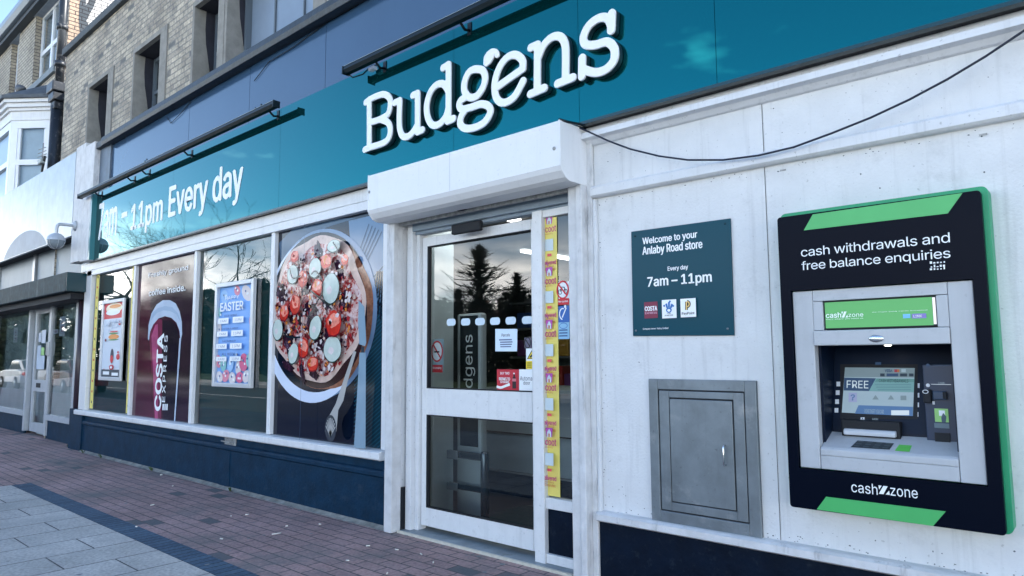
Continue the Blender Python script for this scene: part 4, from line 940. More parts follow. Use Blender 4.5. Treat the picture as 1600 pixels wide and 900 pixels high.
# -- yellow edge strips of the first window
for k, (l, r) in enumerate(((-11.56, -11.43), (-10.14, -10.02))):
    p = Print(VY, None); p.rect_(l, GZ0+.02, r, GZ1, scooty)
    for q in range(13): p.rect_(l+.045, GZ0+.10+q*.155, r-.045, GZ0+.13+q*.155, inkred if q % 3 else inkn, q == 0)
    t = thing('window_strip', ('yellow advertising strip down the left edge of the farthest shop window', 'yellow advertising strip beside the coffee picture window')[k], 'window strip', ((l+r)/2, VY, GZ0)); p.build('print', t)
# -- framed posters on the glass
def poster(label, tl, tr, bl, br, fw, deep):
    y = -.02; x0 = (m(*tl, y)[0]+m(*bl, y)[0])/2; x1 = (m(*tr, y)[0]+m(*br, y)[0])/2; z0 = (m(*bl, y)[1]+m(*br, y)[1])/2; z1 = (m(*tl, y)[1]+m(*tr, y)[1])/2
    t = thing('framed_poster', label, 'poster', ((x0+x1)/2, .02, z0), 'framed posters on the shop windows')
    b = MB(); frame(b, x0, x1, z0, z1, x0+fw, x1-fw, z0+fw, z1-fw, y, y+deep); b.build('poster_frame', mat('silver_snap_frame', (.55, .58, .61), .35, metal=.3), t, .006)
    MB().box(x0+.005, x1-.005, y+deep-.002, y+deep, z0+.005, z1-.005).build('poster_back', blackm, t)
    return t, Print(y+deep-.0035, (x0+fw, z0+fw, x1-fw, z1-fw)), (x0+fw, z0+fw, x1-fw, z1-fw)
t, p, (x0, z0, x1, z1) = poster('white framed offers poster with a red heading', (160, 470), (193.7, 465.5), (152.5, 593), (187, 596.5), .05, .03)
w_, h_ = x1-x0, z1-z0; P2 = lambda u, v: (x0+u*w_, z0+v*h_)
p.rect_(x0, z0, x1, z1, ink('poster_paper', (205, 216, 228))); p.rect_(*P2(0, .79), *P2(1, 1), inkred); p.ell(*P2(.5, .93), .42*w_, .07*h_, ink('poster_cream', (240, 226, 196))); p.ell(*P2(.45, .875), .36*w_, .04*h_, inkw); p.ell(*P2(.55, .955), .3*w_, .025*h_, ink('poster_orange', (226, 140, 50)))
for u, v, a, b_, M_ in ((.55, .54, .27, .035, 'poster_orange'), (.55, .585, .25, .012, 'poster_green'), (.55, .50, .27, .010, 'poster_green'), (.56, .61, .22, .01, 'ink_red'), (.52, .28, .08, .10, 'ink_navy'), (.52, .24, .08, .05, 'ink_red'), (.53, .13, .12, .035, 'ink_red'), (.84, .27, .09, .04, 'ink_red'), (.84, .71, .05, .02, 'ink_red'), (.16, .50, .04, .02, 'ink_maroon'), (.16, .08, .04, .03, 'ink_red'), (.84, .33, .04, .015, 'ink_red'), (.86, .74, .06, .008, 'ink_red')):
    p.ell(*P2(u, v), a*w_, b_*h_, MATS.get(M_) or ink(M_, (40, 130, 80)))
p.ell(*P2(.53, .13), .06*w_, .018*h_, inkw)
p.rect_(*P2(.04, .0), *P2(.96, .10), ink('poster_dark', (28, 52, 70))); p.rect_(*P2(.12, .03), *P2(.45, .075), inkw, True); p.rect_(*P2(.58, .02), *P2(.9, .06), inkw, False)
for _ in range(14): p.ell(*P2(R2.uniform(.1, .9), R2.uniform(.62, .76)), .06*w_, .012*h_, ink('poster_pale', (180, 196, 214)), R2.random(), up=_ == 0)
p.build('poster_sheet', t)
t, p, (x0, z0, x1, z1) = poster('blue framed Easter opening hours poster with pastel eggs', (336.5, 445), (397.5, 433.5), (329.5, 603), (388, 607.5), .045, .045)
w_, h_ = x1-x0, z1-z0; ebl = mat('poster_sky_blue', lin((.46, .66, .90)), .45, var=.06, vscale=4); dbl = ink('poster_deep_blue', (40, 80, 140))
p.rect_(x0, z0, x1, z1, ebl)
for u, v, a, b_, c_ in ((.80, .91, .16, .07, 'egg_cream'), (.52, .95, .09, .05, 'egg_coral'), (.15, .90, .12, .07, 'egg_sky'), (.97, .62, .07, .07, 'egg_coral'), (.98, .40, .06, .04, 'egg_cream'), (.03, .55, .06, .08, 'egg_cream'), (.02, .74, .05, .05, 'egg_mint'), (.05, .22, .07, .07, 'egg_coral'), (.2, .2, .09, .085, 'egg_mint'), (.42, .19, .09, .085, 'egg_sky'), (.66, .16, .085, .075, 'egg_cream'), (.8, .21, .12, .09, 'egg_rose'), (.95, .23, .08, .07, 'egg_mint'), (.3, .07, .11, .06, 'egg_coral'), (.12, .06, .10, .055, 'egg_cream'), (.5, .05, .10, .06, 'egg_cream'), (.72, .06, .11, .055, 'egg_rose'), (.9, .07, .10, .06, 'egg_cream'), (.6, .26, .06, .05, 'egg_sky')):
    M_ = pastel(c_, {'egg_cream': (214, 205, 205), 'egg_coral': (214, 130, 150), 'egg_sky': (150, 190, 230), 'egg_mint': (130, 190, 190), 'egg_rose': (205, 90, 130)}[c_])
    p.ell(x0+u*w_, z0+v*h_, a*w_, b_*h_, M_, R2.uniform(-.5, .5)); 
    for _ in range(3): p.ell(x0+(u+R2.uniform(-.05, .05))*w_, z0+(v+R2.uniform(-.03, .03))*h_, .02*w_, .012*h_, inkw if _ else dbl, up=_ == 0)
p.tp('HAPPY', (355, 469), (377, 461), inkw, .02); p.tp('EASTER', (347.5, 487), (383.5, 470), inkw, .04)
for (hl, hr), hd_, (b1, b2) in ((((354, 495.5), (374, 490.5)), 'GOOD FRIDAY', ((344, 498, 360.5, 505.5), (367.5, 495.5, 384, 503.5))), (((350, 515.5), (376, 511)), 'EASTER SUNDAY', ((343, 518.5, 359.5, 525.5), (365.5, 516.5, 383.5, 524.5))), (((352, 535), (373, 531)), 'MONDAY', ((342, 537.5, 358.5, 545), (364, 536.5, 382, 544.5))), (((351, 555.5), (372, 551)), 'ALL WEEK', ((342, 557.5, 358.5, 564.5), (364, 557, 381, 564)))):
    p.tp(hd_, hl, hr, dbl, .01)
    for (l, tt, r, bb), w2 in ((b1, '7AM'), (b2, '11PM')):
        p.pr(l, tt, r, bb, inkw); p.tp(w2, (l+3, bb-1.6), (r-3, tt+1.6), ink('poster_grey_blue', (120, 140, 175)), .0)
p.build('poster_sheet', t)
# -- delivery strip and stickers in the side light
p = Print(.070); Y = p.y; sx0, sx1 = m(848.5, 500, Y)[0], m(872, 500, Y)[0]
p.rect_(sx0, .44, sx1, 2.285, scooty); pitch = .355; sw = sx1-sx0; cxs = (sx0+sx1)/2
purp = ink('print_purple', (176, 70, 160)); qrm = ink('print_card', (196, 210, 216)); orng = ink('print_orange', (196, 96, 40))
for k in range(6):
    zz = m(860, 357.5, Y)[1]-k*pitch*1.0
    def R(u0, v0, u1, v1, M, up=True):
        if zz+v0 > .45: p.rect_(cxs+u0*sw, zz+v0, cxs+u1*sw, zz+v1, M, up)
    if zz < .5: continue
    p.text('scoot', cxs-.44*sw, zz-.022, cxs+.44*sw, zz+.020, scootm, .018)
    p.poly([(cxs-.23*sw, zz+.092), (cxs+.23*sw, zz+.092), (cxs+.18*sw, zz+.034), (cxs-.18*sw, zz+.034)], purp); p.poly([(cxs-.13*sw, zz+.032), (cxs+.13*sw, zz+.032), (cxs+.13*sw, zz+.062), (cxs, zz+.085), (cxs-.13*sw, zz+.062)], qrm); p.line([(cxs-.2*sw, zz+.125), (cxs-.05*sw, zz+.10)], .007, purp); R(-.04, .034, .04, .055, orng)
    p.text('delivery', cxs-.25*sw, zz-.04, cxs+.25*sw, zz-.03, orng)
    R(-.27, -.150, .27, -.070, qrm); R(-.13, -.188, .15, -.170, ink('print_rose', (222, 84, 90)))
    if zz-.28 > .46: p.text('delivered', cxs-.44*sw, zz-.245, cxs+.44*sw, zz-.215, scootm, .02); p.text('in as little as', cxs-.3*sw, zz-.262, cxs+.3*sw, zz-.25, orng); p.text('30 minutes', cxs-.36*sw, zz-.285, cxs+.4*sw, zz-.266, orng, .01)
t = thing('delivery_strip', 'tall yellow delivery advertising strip in the narrow pane beside the door', 'window strip', (cxs, .07, .44)); p.build('print', t)
def sticker(name, label, cat, y, fn, loc):
    p = Print(y); t = thing(name, label, cat, loc); fn(p); p.build('print', t); return t
def pict(p, cx, cy, rx, ry):
    x, z = m(cx, cy, p.y); p.ell(x, z, rx, ry, inkw); p.ring(x, z, rx, ry, rx*.2, inkred); p.line([(x-rx*.62, z+ry*.62), (x+rx*.62, z-ry*.62)], rx*.2, inkred)
    return x, z
def f_cycle(p):
    p.pr(872.5, 441, 890, 467, inkw); x, z = m(879.5, 453, p.y)
    p.ring(x-.022, z-.012, .016, .018, .005, inkk); p.ring(x+.022, z-.012, .016, .018, .005, inkk); p.line([(x-.022, z-.012), (x-.008, z+.02), (x+.014, z+.016), (x+.022, z-.012)], .005, inkk)
    p.ring(x, z, .052, .062, .011, inkred); p.line([(x-.034, z+.038), (x+.034, z-.038)], .010, inkred)
    p.pr(872.5, 467, 890, 475.5, inkred); p.tp('No cycles', (873.5, 473.5), (888, 469), inkw, .02)
sticker('prohibition_sticker', 'white and red no cycles sticker at the top of the narrow pane', 'sticker', .068, f_cycle, (-2.7, .068, 1.5))
def f_blue(p):
    p.pr(872.5, 478.5, 890, 503, ink('sticker_blue', (30, 96, 176))); x, z = m(880.5, 489, p.y); p.ring(x-.006, z-.006, .03, .04, .008, inkw, a0=1.2, a1=4.6); p.line([(x-.01, z-.03), (x+.006, z), (x+.024, z+.034)], .009, inkw); p.ell(x+.016, z+.042, .009, .011, inkw)
sticker('information_sticker', 'blue square sticker with a white figure in the narrow pane', 'sticker', .068, f_blue, (-2.7, .068, 1.4))
def f_pale(p):
    p.pr(872.5, 504, 890, 529.5, ink('sticker_pale_blue', (140, 190, 220))); x, z = m(880.5, 509, p.y); p.ring(x, z, .034, .02, .004, ink('sticker_blue', (30, 96, 176)))
    for k in range(3): p.pr(874, 515+k*4.5, 887, 516.5+k*4.5, dbl, k == 0)
sticker('information_sticker', 'pale blue sticker with small print under the square blue one', 'sticker', .068, f_pale, (-2.7, .068, 1.25))
# -- stickers on the door glass
GYD = DY+.0235
p = Print(GYD); dots = thing('safety_dots', 'row of pale rounded visibility dots across the door glass', 'safety marking', (-3.6, GYD, 1.6))
for k, (cx, cy) in enumerate(((705, 503.5), (727.5, 503), (750, 502.5), (773.5, 501.8), (798, 501), (824, 500.2))):
    x, z = m(cx, cy, GYD); p = Print(GYD); p.poly(rounded(x-.050, x+.050, z-.027, z+.027, .024), ink('dot_frost', (196, 214, 226))); p.build('dot', dots)
def f_notice(p):
    p.px([(774, 514), (808.5, 514), (808, 549), (774, 549)], ink('notice_paper', (206, 224, 240))); p.tp('Parcels', (784, 526), (797, 521), inkn, .01)
    for k, (a, b_) in enumerate(((780, 800), (781.5, 801), (781.5, 800), (782, 799))): p.pr(a, 530.2+k*3.6, b_, 531.6+k*3.6, ink('ink_grey_blue', (90, 105, 140)), k == 0)
sticker('paper_notice', 'small white paper notice taped inside the door glass', 'notice', GYD, f_notice, (-3.4, GYD, 1.4))
def f_drink(p):
    p.pr(776.5, 577, 811, 612, ink('drink_red', (190, 36, 54))); p.tp('BUY TWO', (782, 585), (796, 581.5), inkw, .02); p.tp('DRINKS TO', (780, 594), (797, 590), inkw, .03); p.tp('SHARE', (782, 598.5), (796, 595), inkw, .03)
    p.line(catmull([m(a, b_, p.y) for a, b_ in ((776.5, 604), (783, 605.5), (790, 603), (797, 600.5))], 5), .018, inkw)
    p.px([(802.8, 584), (804.8, 584), (805.2, 588), (807, 592), (807, 607), (801, 607), (801, 592), (802.5, 588)], ink('bottle_dark', (38, 22, 30))); p.pr(801, 591.5, 807, 596, ink('bottle_label', (200, 120, 130))); p.pr(802.6, 582.5, 805, 584.5, inkw)
sticker('advert_sticker', 'red soft drink advert with a dark bottle on the door glass', 'sticker', GYD, f_drink, (-3.3, GYD, 1.1))
def f_auto(p):
    p.pr(811.2, 577, 838, 613, inkw); p.tp('Automatic', (812.8, 594.5), (838, 588), inkn, 0); p.tp('door', (818, 601), (828.5, 595.5), inkn, 0)
sticker('automatic_door_sticker', 'white automatic door sticker low on the door glass', 'sticker', GYD, f_auto, (-3.1, GYD, 1.1))
def f_warn(p):
    p.pr(822, 544.5, 838, 577, inkw); p.px([(823.5, 561), (831, 547), (838, 561)], inkk); p.px([(825.5, 559.8), (831, 549.5), (836.5, 559.8)], inky); p.px([(827, 558.5), (831, 553.5), (833.5, 555), (830, 559)], inkk); p.pr(822.5, 564, 838, 576.5, inky)
    for k in range(3): p.pr(824, 566.5+k*3.2, 831, 567.8+k*3.2, inkk, k == 0)
sticker('warning_sticker', 'white and yellow warning triangle sticker above the automatic door sticker', 'sticker', GYD, f_warn, (-3.1, GYD, 1.3))
def f_dog(p):
    p.pr(819.5, 527.5, 830, 544, ink('sticker_grey', (92, 88, 110))); x, z = m(824.5, 535.5, p.y); p.ring(x, z, .03, .04, .008, inkk); p.line([(x-.02, z+.026), (x+.02, z-.026)], .008, inkk)
sticker('prohibition_sticker', 'small grey prohibition sticker beside the paper notice', 'sticker', GYD+.002, f_dog, (-3.1, GYD, 1.4))

# ------------------------------------------------------------------ shop interior seen through the door
lob = thing('shop_interior', 'dim shop entrance lobby with grey walls and dark floor behind the glass door', 'interior', (-3.6, 1.5, 0))
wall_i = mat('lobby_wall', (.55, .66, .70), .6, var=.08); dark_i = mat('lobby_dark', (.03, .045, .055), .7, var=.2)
MB().box(-7.0, -2.0, .26, 5.0, -.02, .004).build('lobby_floor', mat('lobby_floor', (.05, .05, .055), .35, var=.3, vscale=2), lob)
MB().box(-7.0, -2.0, .26, 5.0, 2.62, 2.66).build('lobby_ceiling', mat('lobby_ceiling', (.4, .42, .43), .8), lob)
b = MB(); b.box(-4.36, -4.30, .17, .55, .0, 2.62); b.build('lobby_wall', wall_i, lob)
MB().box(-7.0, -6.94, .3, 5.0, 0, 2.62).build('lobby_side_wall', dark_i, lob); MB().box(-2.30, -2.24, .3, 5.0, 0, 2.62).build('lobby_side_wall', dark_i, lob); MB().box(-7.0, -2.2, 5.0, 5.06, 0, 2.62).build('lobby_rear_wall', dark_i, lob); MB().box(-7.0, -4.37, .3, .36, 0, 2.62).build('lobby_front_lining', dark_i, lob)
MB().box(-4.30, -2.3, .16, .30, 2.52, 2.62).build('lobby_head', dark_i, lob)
# mat
MB().box(-4.15, -2.6, .3, 1.3, .0045, .012).build('entrance_mat', mat('mat_green', (.01, .03, .03), .95, var=.3, vscale=30), lob)
for xa in (-5.2, -4.1, -3.2):
    MB().box(xa-.06, xa+.06, .42, 1.15, 2.59, 2.615).build('ceiling_lamp', emat('tube_light', (1, .97, .92), 4.5), lob)
cn = thing('serving_counter', 'grey panelled shop counter with dark plinth inside the entrance', 'counter', (-3.2, 1.9, 0))
MB().box(-4.9, -2.35, 1.55, 2.3, .24, 1.0).build('counter_front', mat('counter_grey', (.27, .34, .39), .45, var=.06), cn, .006); MB().box(-4.9, -2.35, 1.58, 2.3, 0.0, .22).build('plinth', navyd, cn); MB().box(-4.92, -2.33, 1.50, 2.32, 1.0, 1.04).build('counter_top', mat('counter_top', (.25, .29, .32), .35), cn, .006)
MB().box(-4.9, -2.36, 1.542, 1.55, .60, .612).build('joint', black, cn); MB().box(-4.9, -2.36, 1.54, 1.55, .222, .238).build('trim', alum, cn)
# shelves of goods deep inside
sh = thing('shop_shelves', 'grey shop shelves deep inside behind the counter', 'shelves', (-5.4, 4.0, 0))
MB().box(-6.6, -3.3, 4.2, 4.24, 0, 2.2).build('shelf_back', mat('shelf_grey', (.14, .17, .19), .5), sh)
for z_ in (.95, 1.35, 1.75, 2.12): MB().box(-6.6, -3.3, 3.85, 4.2, z_-.03, z_).build('shelf', mat('shelf_grey', (.14, .17, .19)), sh)
R4 = random.Random(4); pk = [mat('pack_'+n, c, .4) for n, c in (('red', (.4, .03, .03)), ('blue', (.03, .10, .35)), ('amber', (.5, .28, .04)), ('green', (.05, .25, .08)), ('white', (.6, .6, .6)), ('purple', (.2, .05, .25)))]
for zi, z_ in enumerate((.95, 1.35, 1.75)):
    x = -6.5
    while x < -3.55:
        wq, hq = R4.uniform(.12, .26), R4.uniform(.16, .30); ci = R4.randrange(6)
        o = MB().box(x, x+wq, 3.9, 4.1, z_+.001, z_+hq).build('packet', pk[ci], None, .012)
        tag(o, '%s packet standing on the %s shelf behind the counter' % (('red', 'blue', 'amber', 'green', 'white', 'purple')[ci], ('lowest', 'middle', 'top')[zi]), 'packet', '%s packets on the %s shelf' % (('red', 'blue', 'amber', 'green', 'white', 'purple')[ci], ('lowest', 'middle', 'top')[zi])); x += wq+R4.uniform(.01, .06)
MB().box(-5.3, -5.24, 2.6, 3.9, 2.585, 2.615).build('ceiling_lamp', emat('tube_light_dim', (1, .97, .92), 2.0), lob)
# security gate: tall pedestal with the shop name, and low barrier
ped = thing('security_pedestal', 'tall pale security pedestal with dark panel and white shop name up its side', 'security gate', (-4.12, .62, 0))
yq = .60; q0, q1 = m(712, 500, yq)[0], m(750, 500, yq)[0]
MB().box(q0, q1, yq+.012, yq+.09, .0, 1.72).build('pedestal_body', mat('pedestal_pale', (.42, .48, .5), .35), ped, .02)
pr_ = Print(yq+.0115); xa, xb = m(717.5, 560, yq)[0], m(745.5, 560, yq)[0]; pr_.rect_(xa, .60, xb, 1.70, mat('pedestal_panel', (.004, .012, .02), .25)); z_t = m(732, 523, yq)[1]; zb_ = m(732, 608, yq)[1]; xa2, xb2 = m(723, 560, yq)[0], m(741, 560, yq)[0]
pr_.text('Budgens', xa2, zb_-(z_t-zb_)*.40, xb2, z_t, inkw, -.012, up=True); pr_.build('pedestal_print', ped)
gt = thing('entrance_barrier', 'low dark tubular barrier with two rails across the pedestal', 'barrier', (-4.1, .5, 0)); yg = .50
tubm = mat('barrier_dark', (.10, .12, .14), .25, metal=.7)
for px_ in (690, 757.5):
    x, z = m(px_, 706, yg); MB().tube([(x, yg, 0), (x, yg, z-.02), (x, yg, z)], [.035, .035, .028], 14).build('post', tubm, gt)
for (l, t_, r, b_) in ((704, 706, 752, 722), (704, 756, 752, 772)):
    xl, zt = m(l, t_, yg); xr, zb2 = m(r, b_, yg); MB().box(xl-.05, xr+.05, yg-.02, yg+.02, zb2+.01, zt+.015).build('rail', tubm, gt, .006); MB().box(xl-.01, xl+.11, yg-.035, yg-.02, zb2, zt+.02).build('rail_clamp', alum, gt, .004)
sm_t = thing('no_smoking_sign', 'white and red no smoking sign on the lobby wall just inside the door', 'sign', (-4.2, .14, 1.2))
p = Print(.166); p.pr(676, 530, 693, 582, ink('sign_grey_white', (150, 178, 188))); x, z = pict(p, 683, 549, .07, .085); p.line([(x-.03, z-.004), (x+.03, z-.004)], .012, inkk); p.pr(676, 570, 692, 582, inkred); p.tp('No smoking', (677, 577), (690, 573), inkw, .02); p.build('print', sm_t)

# ------------------------------------------------------------------ the neighbour
nb = thing('neighbour_building', 'tall pale brick terraced house with white bay window over a closed shop', 'building', (-15, .5, 0))
NY, NS, NF = .45, .12, -.13              # brick face, shop front, fascia face
nx1 = m(107, 35, NY)[0]; nz = m(62, 0, NY)[1]
def mx(px, py, y): return m(px, py, y)[0]
def mz(px, py, y): return m(px, py, y)[1]
h1 = (mx(54, 70, NY), mx(88.5, 70, NY), mz(50, 137, NY), mz(56, 26, NY)); h2 = (mx(16.5, 100, NY), mx(28, 100, NY), mz(14, 150, NY)-.3, mz(18, 69, NY))
b = MB(); b.wall(-30, nx1, 2.8, nz, NY, [h1, h2]); b.build('brick_wall', bricks2, nb)
for h in (h1, h2):
    for x_ in (h[0], h[1]):
        b = MB(); q = [(x_, NY, h[2]), (x_, NY+.14, h[2]), (x_, NY+.14, h[3]), (x_, NY, h[3])]; b.add(q if x_ == h[0] else q[::-1], [(3, 2, 1, 0)])
        b.build('window_jamb', brickmat('pale_brick_return', (.40, .35, .27), (.33, .29, .23), (.12, .11, .10), .225, .078, 'YZ'), nb)
for h, lw in ((h1, .32), (h2, .30)):
    MB().box(h[0]-.12, h[1]+.1, NY-.025, NY+.14, h[3], h[3]+lw).build('lintel', mat('grey_lintel', (.27, .31, .36), .7, var=.15), nb, .01)
    MB().box(h[0]-.1, h[1]+.1, NY-.06, NY+.14, h[2]-.14, h[2]).build('sill', mat('grey_sill', (.16, .20, .23), .7, var=.2), nb, .01)
    b = MB(); f0, f1, yf = h[0], h[1], NY+.12; mid = (f0+f1)/2; zt = h[2]+(h[3]-h[2])*.47
    frame(b, f0, f1, h[2], h[3], f0+.06, f1-.06, h[2]+.06, h[3]-.06, yf, yf+.06)
    if h is h1: b.box(mid-.05, mid+.05, yf-.004, yf+.06, h[2]+.06, h[3]-.06); b.box(f0+.06, f1-.06, yf+.004, yf+.06, zt-.05, zt+.05)
    wf = b.build('window_frame', pvc, nb)
    MB().add([(f0, yf+.03, h[2]), (f1, yf+.03, h[2]), (f1, yf+.03, h[3]), (f0, yf+.03, h[3])], [(0, 1, 2, 3)]).build('pane', glass, wf)
    MB().box(f0, f1, yf+.10, yf+.12, h[2], h[3]).build('blind', mat('pale_blind', (.32, .40, .50), .6, var=.1, vscale=2), wf)
# painted gable wall rising behind the parapet, with an old painted advert
gx = nx1
b = MB(); b.add([(gx, NY, 2), (gx, 11, 2), (gx, 11, nz), (gx, 5.7, nz+4.4), (gx, NY, nz)], [(0, 1, 2, 3, 4)]); b.build('gable_wall', brickmat('painted_gable_brick', (.36, .26, .19), (.31, .24, .18), (.06, .05, .05), .225, .078, 'YZ', bump=.5), nb)
b = MB(); b.add([(-30, NY-.3, nz-.1), (gx, NY-.3, nz-.1), (gx, 5.7, nz+4.4), (-30, 5.7, nz+4.4)], [(0, 1, 2, 3)]); b.add([(-30, 11, nz-.1), (gx, 11, nz-.1), (gx, 5.7, nz+4.4), (-30, 5.7, nz+4.4)], [(3, 2, 1, 0)]); b.build('slate_roof', lead, nb)
def gpx(px, py):
    d = _ray(px, py); t = gx/d.x; return (CAM_Y+t*d.y, CAM_Z+t*d.z)
gw = brickmat('painted_white_brick', (.50, .49, .48), (.45, .44, .43), (.10, .10, .10), .225, .078, 'YZ', bump=.4); gg = brickmat('painted_grey_brick', (.05, .06, .07), (.065, .075, .085), (.02, .02, .025), .225, .078, 'YZ', bump=.4)
def gpoly(pts, M, k, name):
    q = [gpx(*p) for p in pts]; b = MB(); b.add([(gx+.003*k, y, z) for y, z in q], [list(range(len(q)))[::-1]]); b.build(name, M, nb)
gpoly([(128, -40), (240, -40), (240, 22), (136, 60), (131, 38)], gw, 1, 'painted_lettering')
gpoly([(125, 52), (123, 30), (124, 6), (129, -14), (136, -14), (143, -10), (150, -14), (152, -6), (146, 12), (138, 26), (135, 33), (138, 40), (134, 46)], gg, 2, 'painted_lettering')
gpoly([(134, -2), (138, -10), (141, -6), (137, 4), (134, 8)], gw, 3, 'painted_lettering')
MB().box(gx-.02, -13.98, NY, NY+.2, 2.8, 6.6).build('infill_wall', bricks2, nb)
# eaves and gutter
b = MB(); b.box(-30, nx1+.04, NY-.16, NY-.001, nz-.30, nz-.08); b.build('eaves_board', mat('eaves_dark', (.03, .045, .06), .6), nb)
b = MB(); b.profile([(NY-.30, nz-.12), (NY-.30, nz), (NY-.28, nz), (NY-.165, nz-.02), (NY-.165, nz-.2), (NY-.24, nz-.2)], -30, nx1+.1); b.build('gutter', mat('pale_gutter', (.20, .26, .32), .4), nb)
# drainpipe with hopper
pxx = mx(98.5, 30, .30); py_ = .30; zh = mz(93, 142, py_)
MB().tube([(pxx, py_, zh), (pxx, py_, nz+.2)], .075, 12).build('drainpipe', iron, nb)
MB().tube([(pxx, py_, 2.9), (pxx, py_, zh-.3)], .11, 12).build('drainpipe', iron, nb)
b = MB(); hp = [(pxx-.20, py_-.16), (pxx+.20, py_-.16), (pxx+.20, py_+.12), (pxx-.20, py_+.12)]
b.vprism(hp, zh-.05, zh+.14); b.vprism([(pxx+(x-pxx)*.82, py_+(y-py_)*.82) for x, y in hp], zh-.22, zh-.051); b.vprism([(pxx+(x-pxx)*.6, py_+(y-py_)*.6) for x, y in hp], zh-.38, zh-.221); b.build('hopper', iron, nb, .02)
for z_ in (zh+.55, zh+1.3): MB().tube([(pxx, py_, z_-.05), (pxx, py_, z_+.05)], .10, 12).build('pipe_collar', iron, nb)
# canted bay
Wp = Vector((mx(84.5, 186, NY), NY)); Cp = Vector((mx(19, 190, -.10), -.10)); Lp = (-20, -.10); Lw = (-20, NY)
def bay(b, z0, z1, grow=0.): 
    n_ = Vector((.64, -.77))*grow
    b.vprism([(Wp.x+grow*.7, NY), (Wp.x+grow*.7, Wp.y-.001), (Wp.x+n_.x, Wp.y+n_.y-.002), (Cp.x+grow*.4, Cp.y-grow), (Lp[0], Lp[1]-grow), Lw], z0, z1)
zr = mz(85, 157, NY); zc = mz(85, 170, NY); zf = mz(85, 187, NY); zg1 = mz(78, 194, NY-.05)
b = MB(); bay(b, zr-.02, zr+.05, .22); b.build('bay_roof_edge', lead, nb)
b = MB(); b.add([(Wp.x+.2, NY-.02, zr+.05), (Cp.x+.1, Cp.y-.2, zr+.05), (-20, -.32, zr+.05), (-20, NY-.02, zr+.42), (Wp.x-.35, NY-.02, zr+.42)], [(4, 3, 2, 1), (4, 1, 0)]); b.build('bay_roof', lead, nb)
b = MB(); bay(b, zr-.09, zr-.021, .17); bay(b, zc+.01, zr-.091, .12); bay(b, zc-.05, zc+.009, .07); b.build('bay_cornice', wframe, nb)
b = MB(); bay(b, zf, zc-.051, .03); b.build('bay_frieze', wframe, nb)
b = MB(); bay(b, 4.0, zf-.10, -.12); b.build('bay_core', mat('bay_blind', (.62, .72, .85), .6, var=.12, vscale=3), nb)
# frame and panes of the canted side and the front
e = (Wp-Cp); le = e.length; e = e/le; nrm = Vector((e.y, -e.x))
def bay_bar(b, t0, t1, z0, z1, d0=-.05, d1=.012, front=False):
    if front: o_, ee, nn = Cp, Vector((-1, 0)), Vector((0, -1))
    else: o_, ee, nn = Cp, e, nrm
    q = [o_+ee*t0+nn*d0, o_+ee*t1+nn*d0, o_+ee*t1+nn*d1, o_+ee*t0+nn*d1]; b.vprism([(v.x, v.y) for v in q], z0, z1)
zb = 4.3; zt_ = mz(55, 250, .2)
for front, ln in ((False, le), (True, 2.2)):
    b = MB(); bay_bar(b, 0.0, .14, zb, zf-.001, front=front); bay_bar(b, ln-.13, ln, zb, zf-.001, front=front); bay_bar(b, .14, ln-.13, zf-.16, zf-.001, front=front)
    bay_bar(b, .14, ln-.13, zt_-.06, zt_+.05, front=front); bay_bar(b, .14, .20, zb, zf-.16, -.05, .0, front=front); bay_bar(b, ln-.19, ln-.13, zb, zf-.16, -.05, .0, front=front)
    wf = b.build('bay_window_frame', pvc, nb)
    o_, ee = (Cp, Vector((-1, 0))) if front else (Cp, e); nn = Vector((0, -1)) if front else nrm
    q0, q1 = o_+ee*.14-nn*.03, o_+ee*(ln-.13)-nn*.03
    pn = [(q0.x, q0.y, zb), (q1.x, q1.y, zb), (q1.x, q1.y, zf-.1), (q0.x, q0.y, zf-.1)]
    MB().add(pn if not front else pn[::-1], [(0, 1, 2, 3)]).build('pane', glass, wf)
# shop fascia with end strip, soffit
fx1 = mx(111.5, 368, NF); fz0 = mz(112, 368, NF); fz1 = mz(120, 236, NF)
b = MB()
for a_, c_ in ((-20, -16.2), (-16.197, -14.25), (-14.247, fx1)): b.box(a_, c_, NF, NF+.05, fz0, fz1)
b.build('shop_fascia', nbfas, nb)
MB().box(-12.215, -11.778, -.15, .0, 2.84, fz1+.03).build('fascia_end_strip', worn, nb, .006)
MB().box(-20, fx1, NF+.05, NY, fz1-.12, fz1-.05).build('fascia_roof', lead, nb)
MB().box(-20, fx1-.002, NF+.005, NS+.02, fz0+.02, fz0+.06).build('fascia_soffit', black, nb)
p = Print(NF-.0005, (-20, fz0+.01, fx1-.05, fz1)); ex, ez = m(36, 404, NF); p.ell(ex, ez-.1, 1.5, .60, mat('faded_patch', (.13, .18, .25), .45, var=.2, vscale=4, drip=.3)); p.build('ghost_lettering', nb)
# transom panels, awning box, shop windows, door
b = MB(); zt0 = 2.3
tp = mat('grey_transom_panel', (.22, .27, .31), .45, var=.15, vscale=2, dirt=(.12, .16, .19), dirt_amt=.5, dscale=3, streak=True)
xa = mx(57, 400, NS)
for a_, c_ in ((-17.75, xa-.10), (xa+.10, -12.2)): MB().box(a_, c_, NS+.01, NS+.03, 2.25, fz0+.03).build('transom_panel', tp, nb)
MB().box(xa-.09, xa+.05, NS-.03, NS+.04, 2.4, fz0+.02).build('transom_mullion', alum, nb)
bxr = mx(104, 424, -.30); bz1 = mz(104, 424.5, -.30); bz0 = mz(102, 455, -.30)
MB().box(-20, bxr, -.30, -.03, bz0, bz1).build('awning_box', granite, nb, .012)
MB().box(bxr+.001, bxr+.012, -.295, -.03, bz0+.01, bz1-.01).build('awning_end', tealdk, nb)
MB().box(-20, bxr-.1, -.2, NS, bz0-.10, bz0-.005).build('awning_slot', black, nb)
wz1, wz0 = mz(60, 482, NS), mz(30, 640, NS)
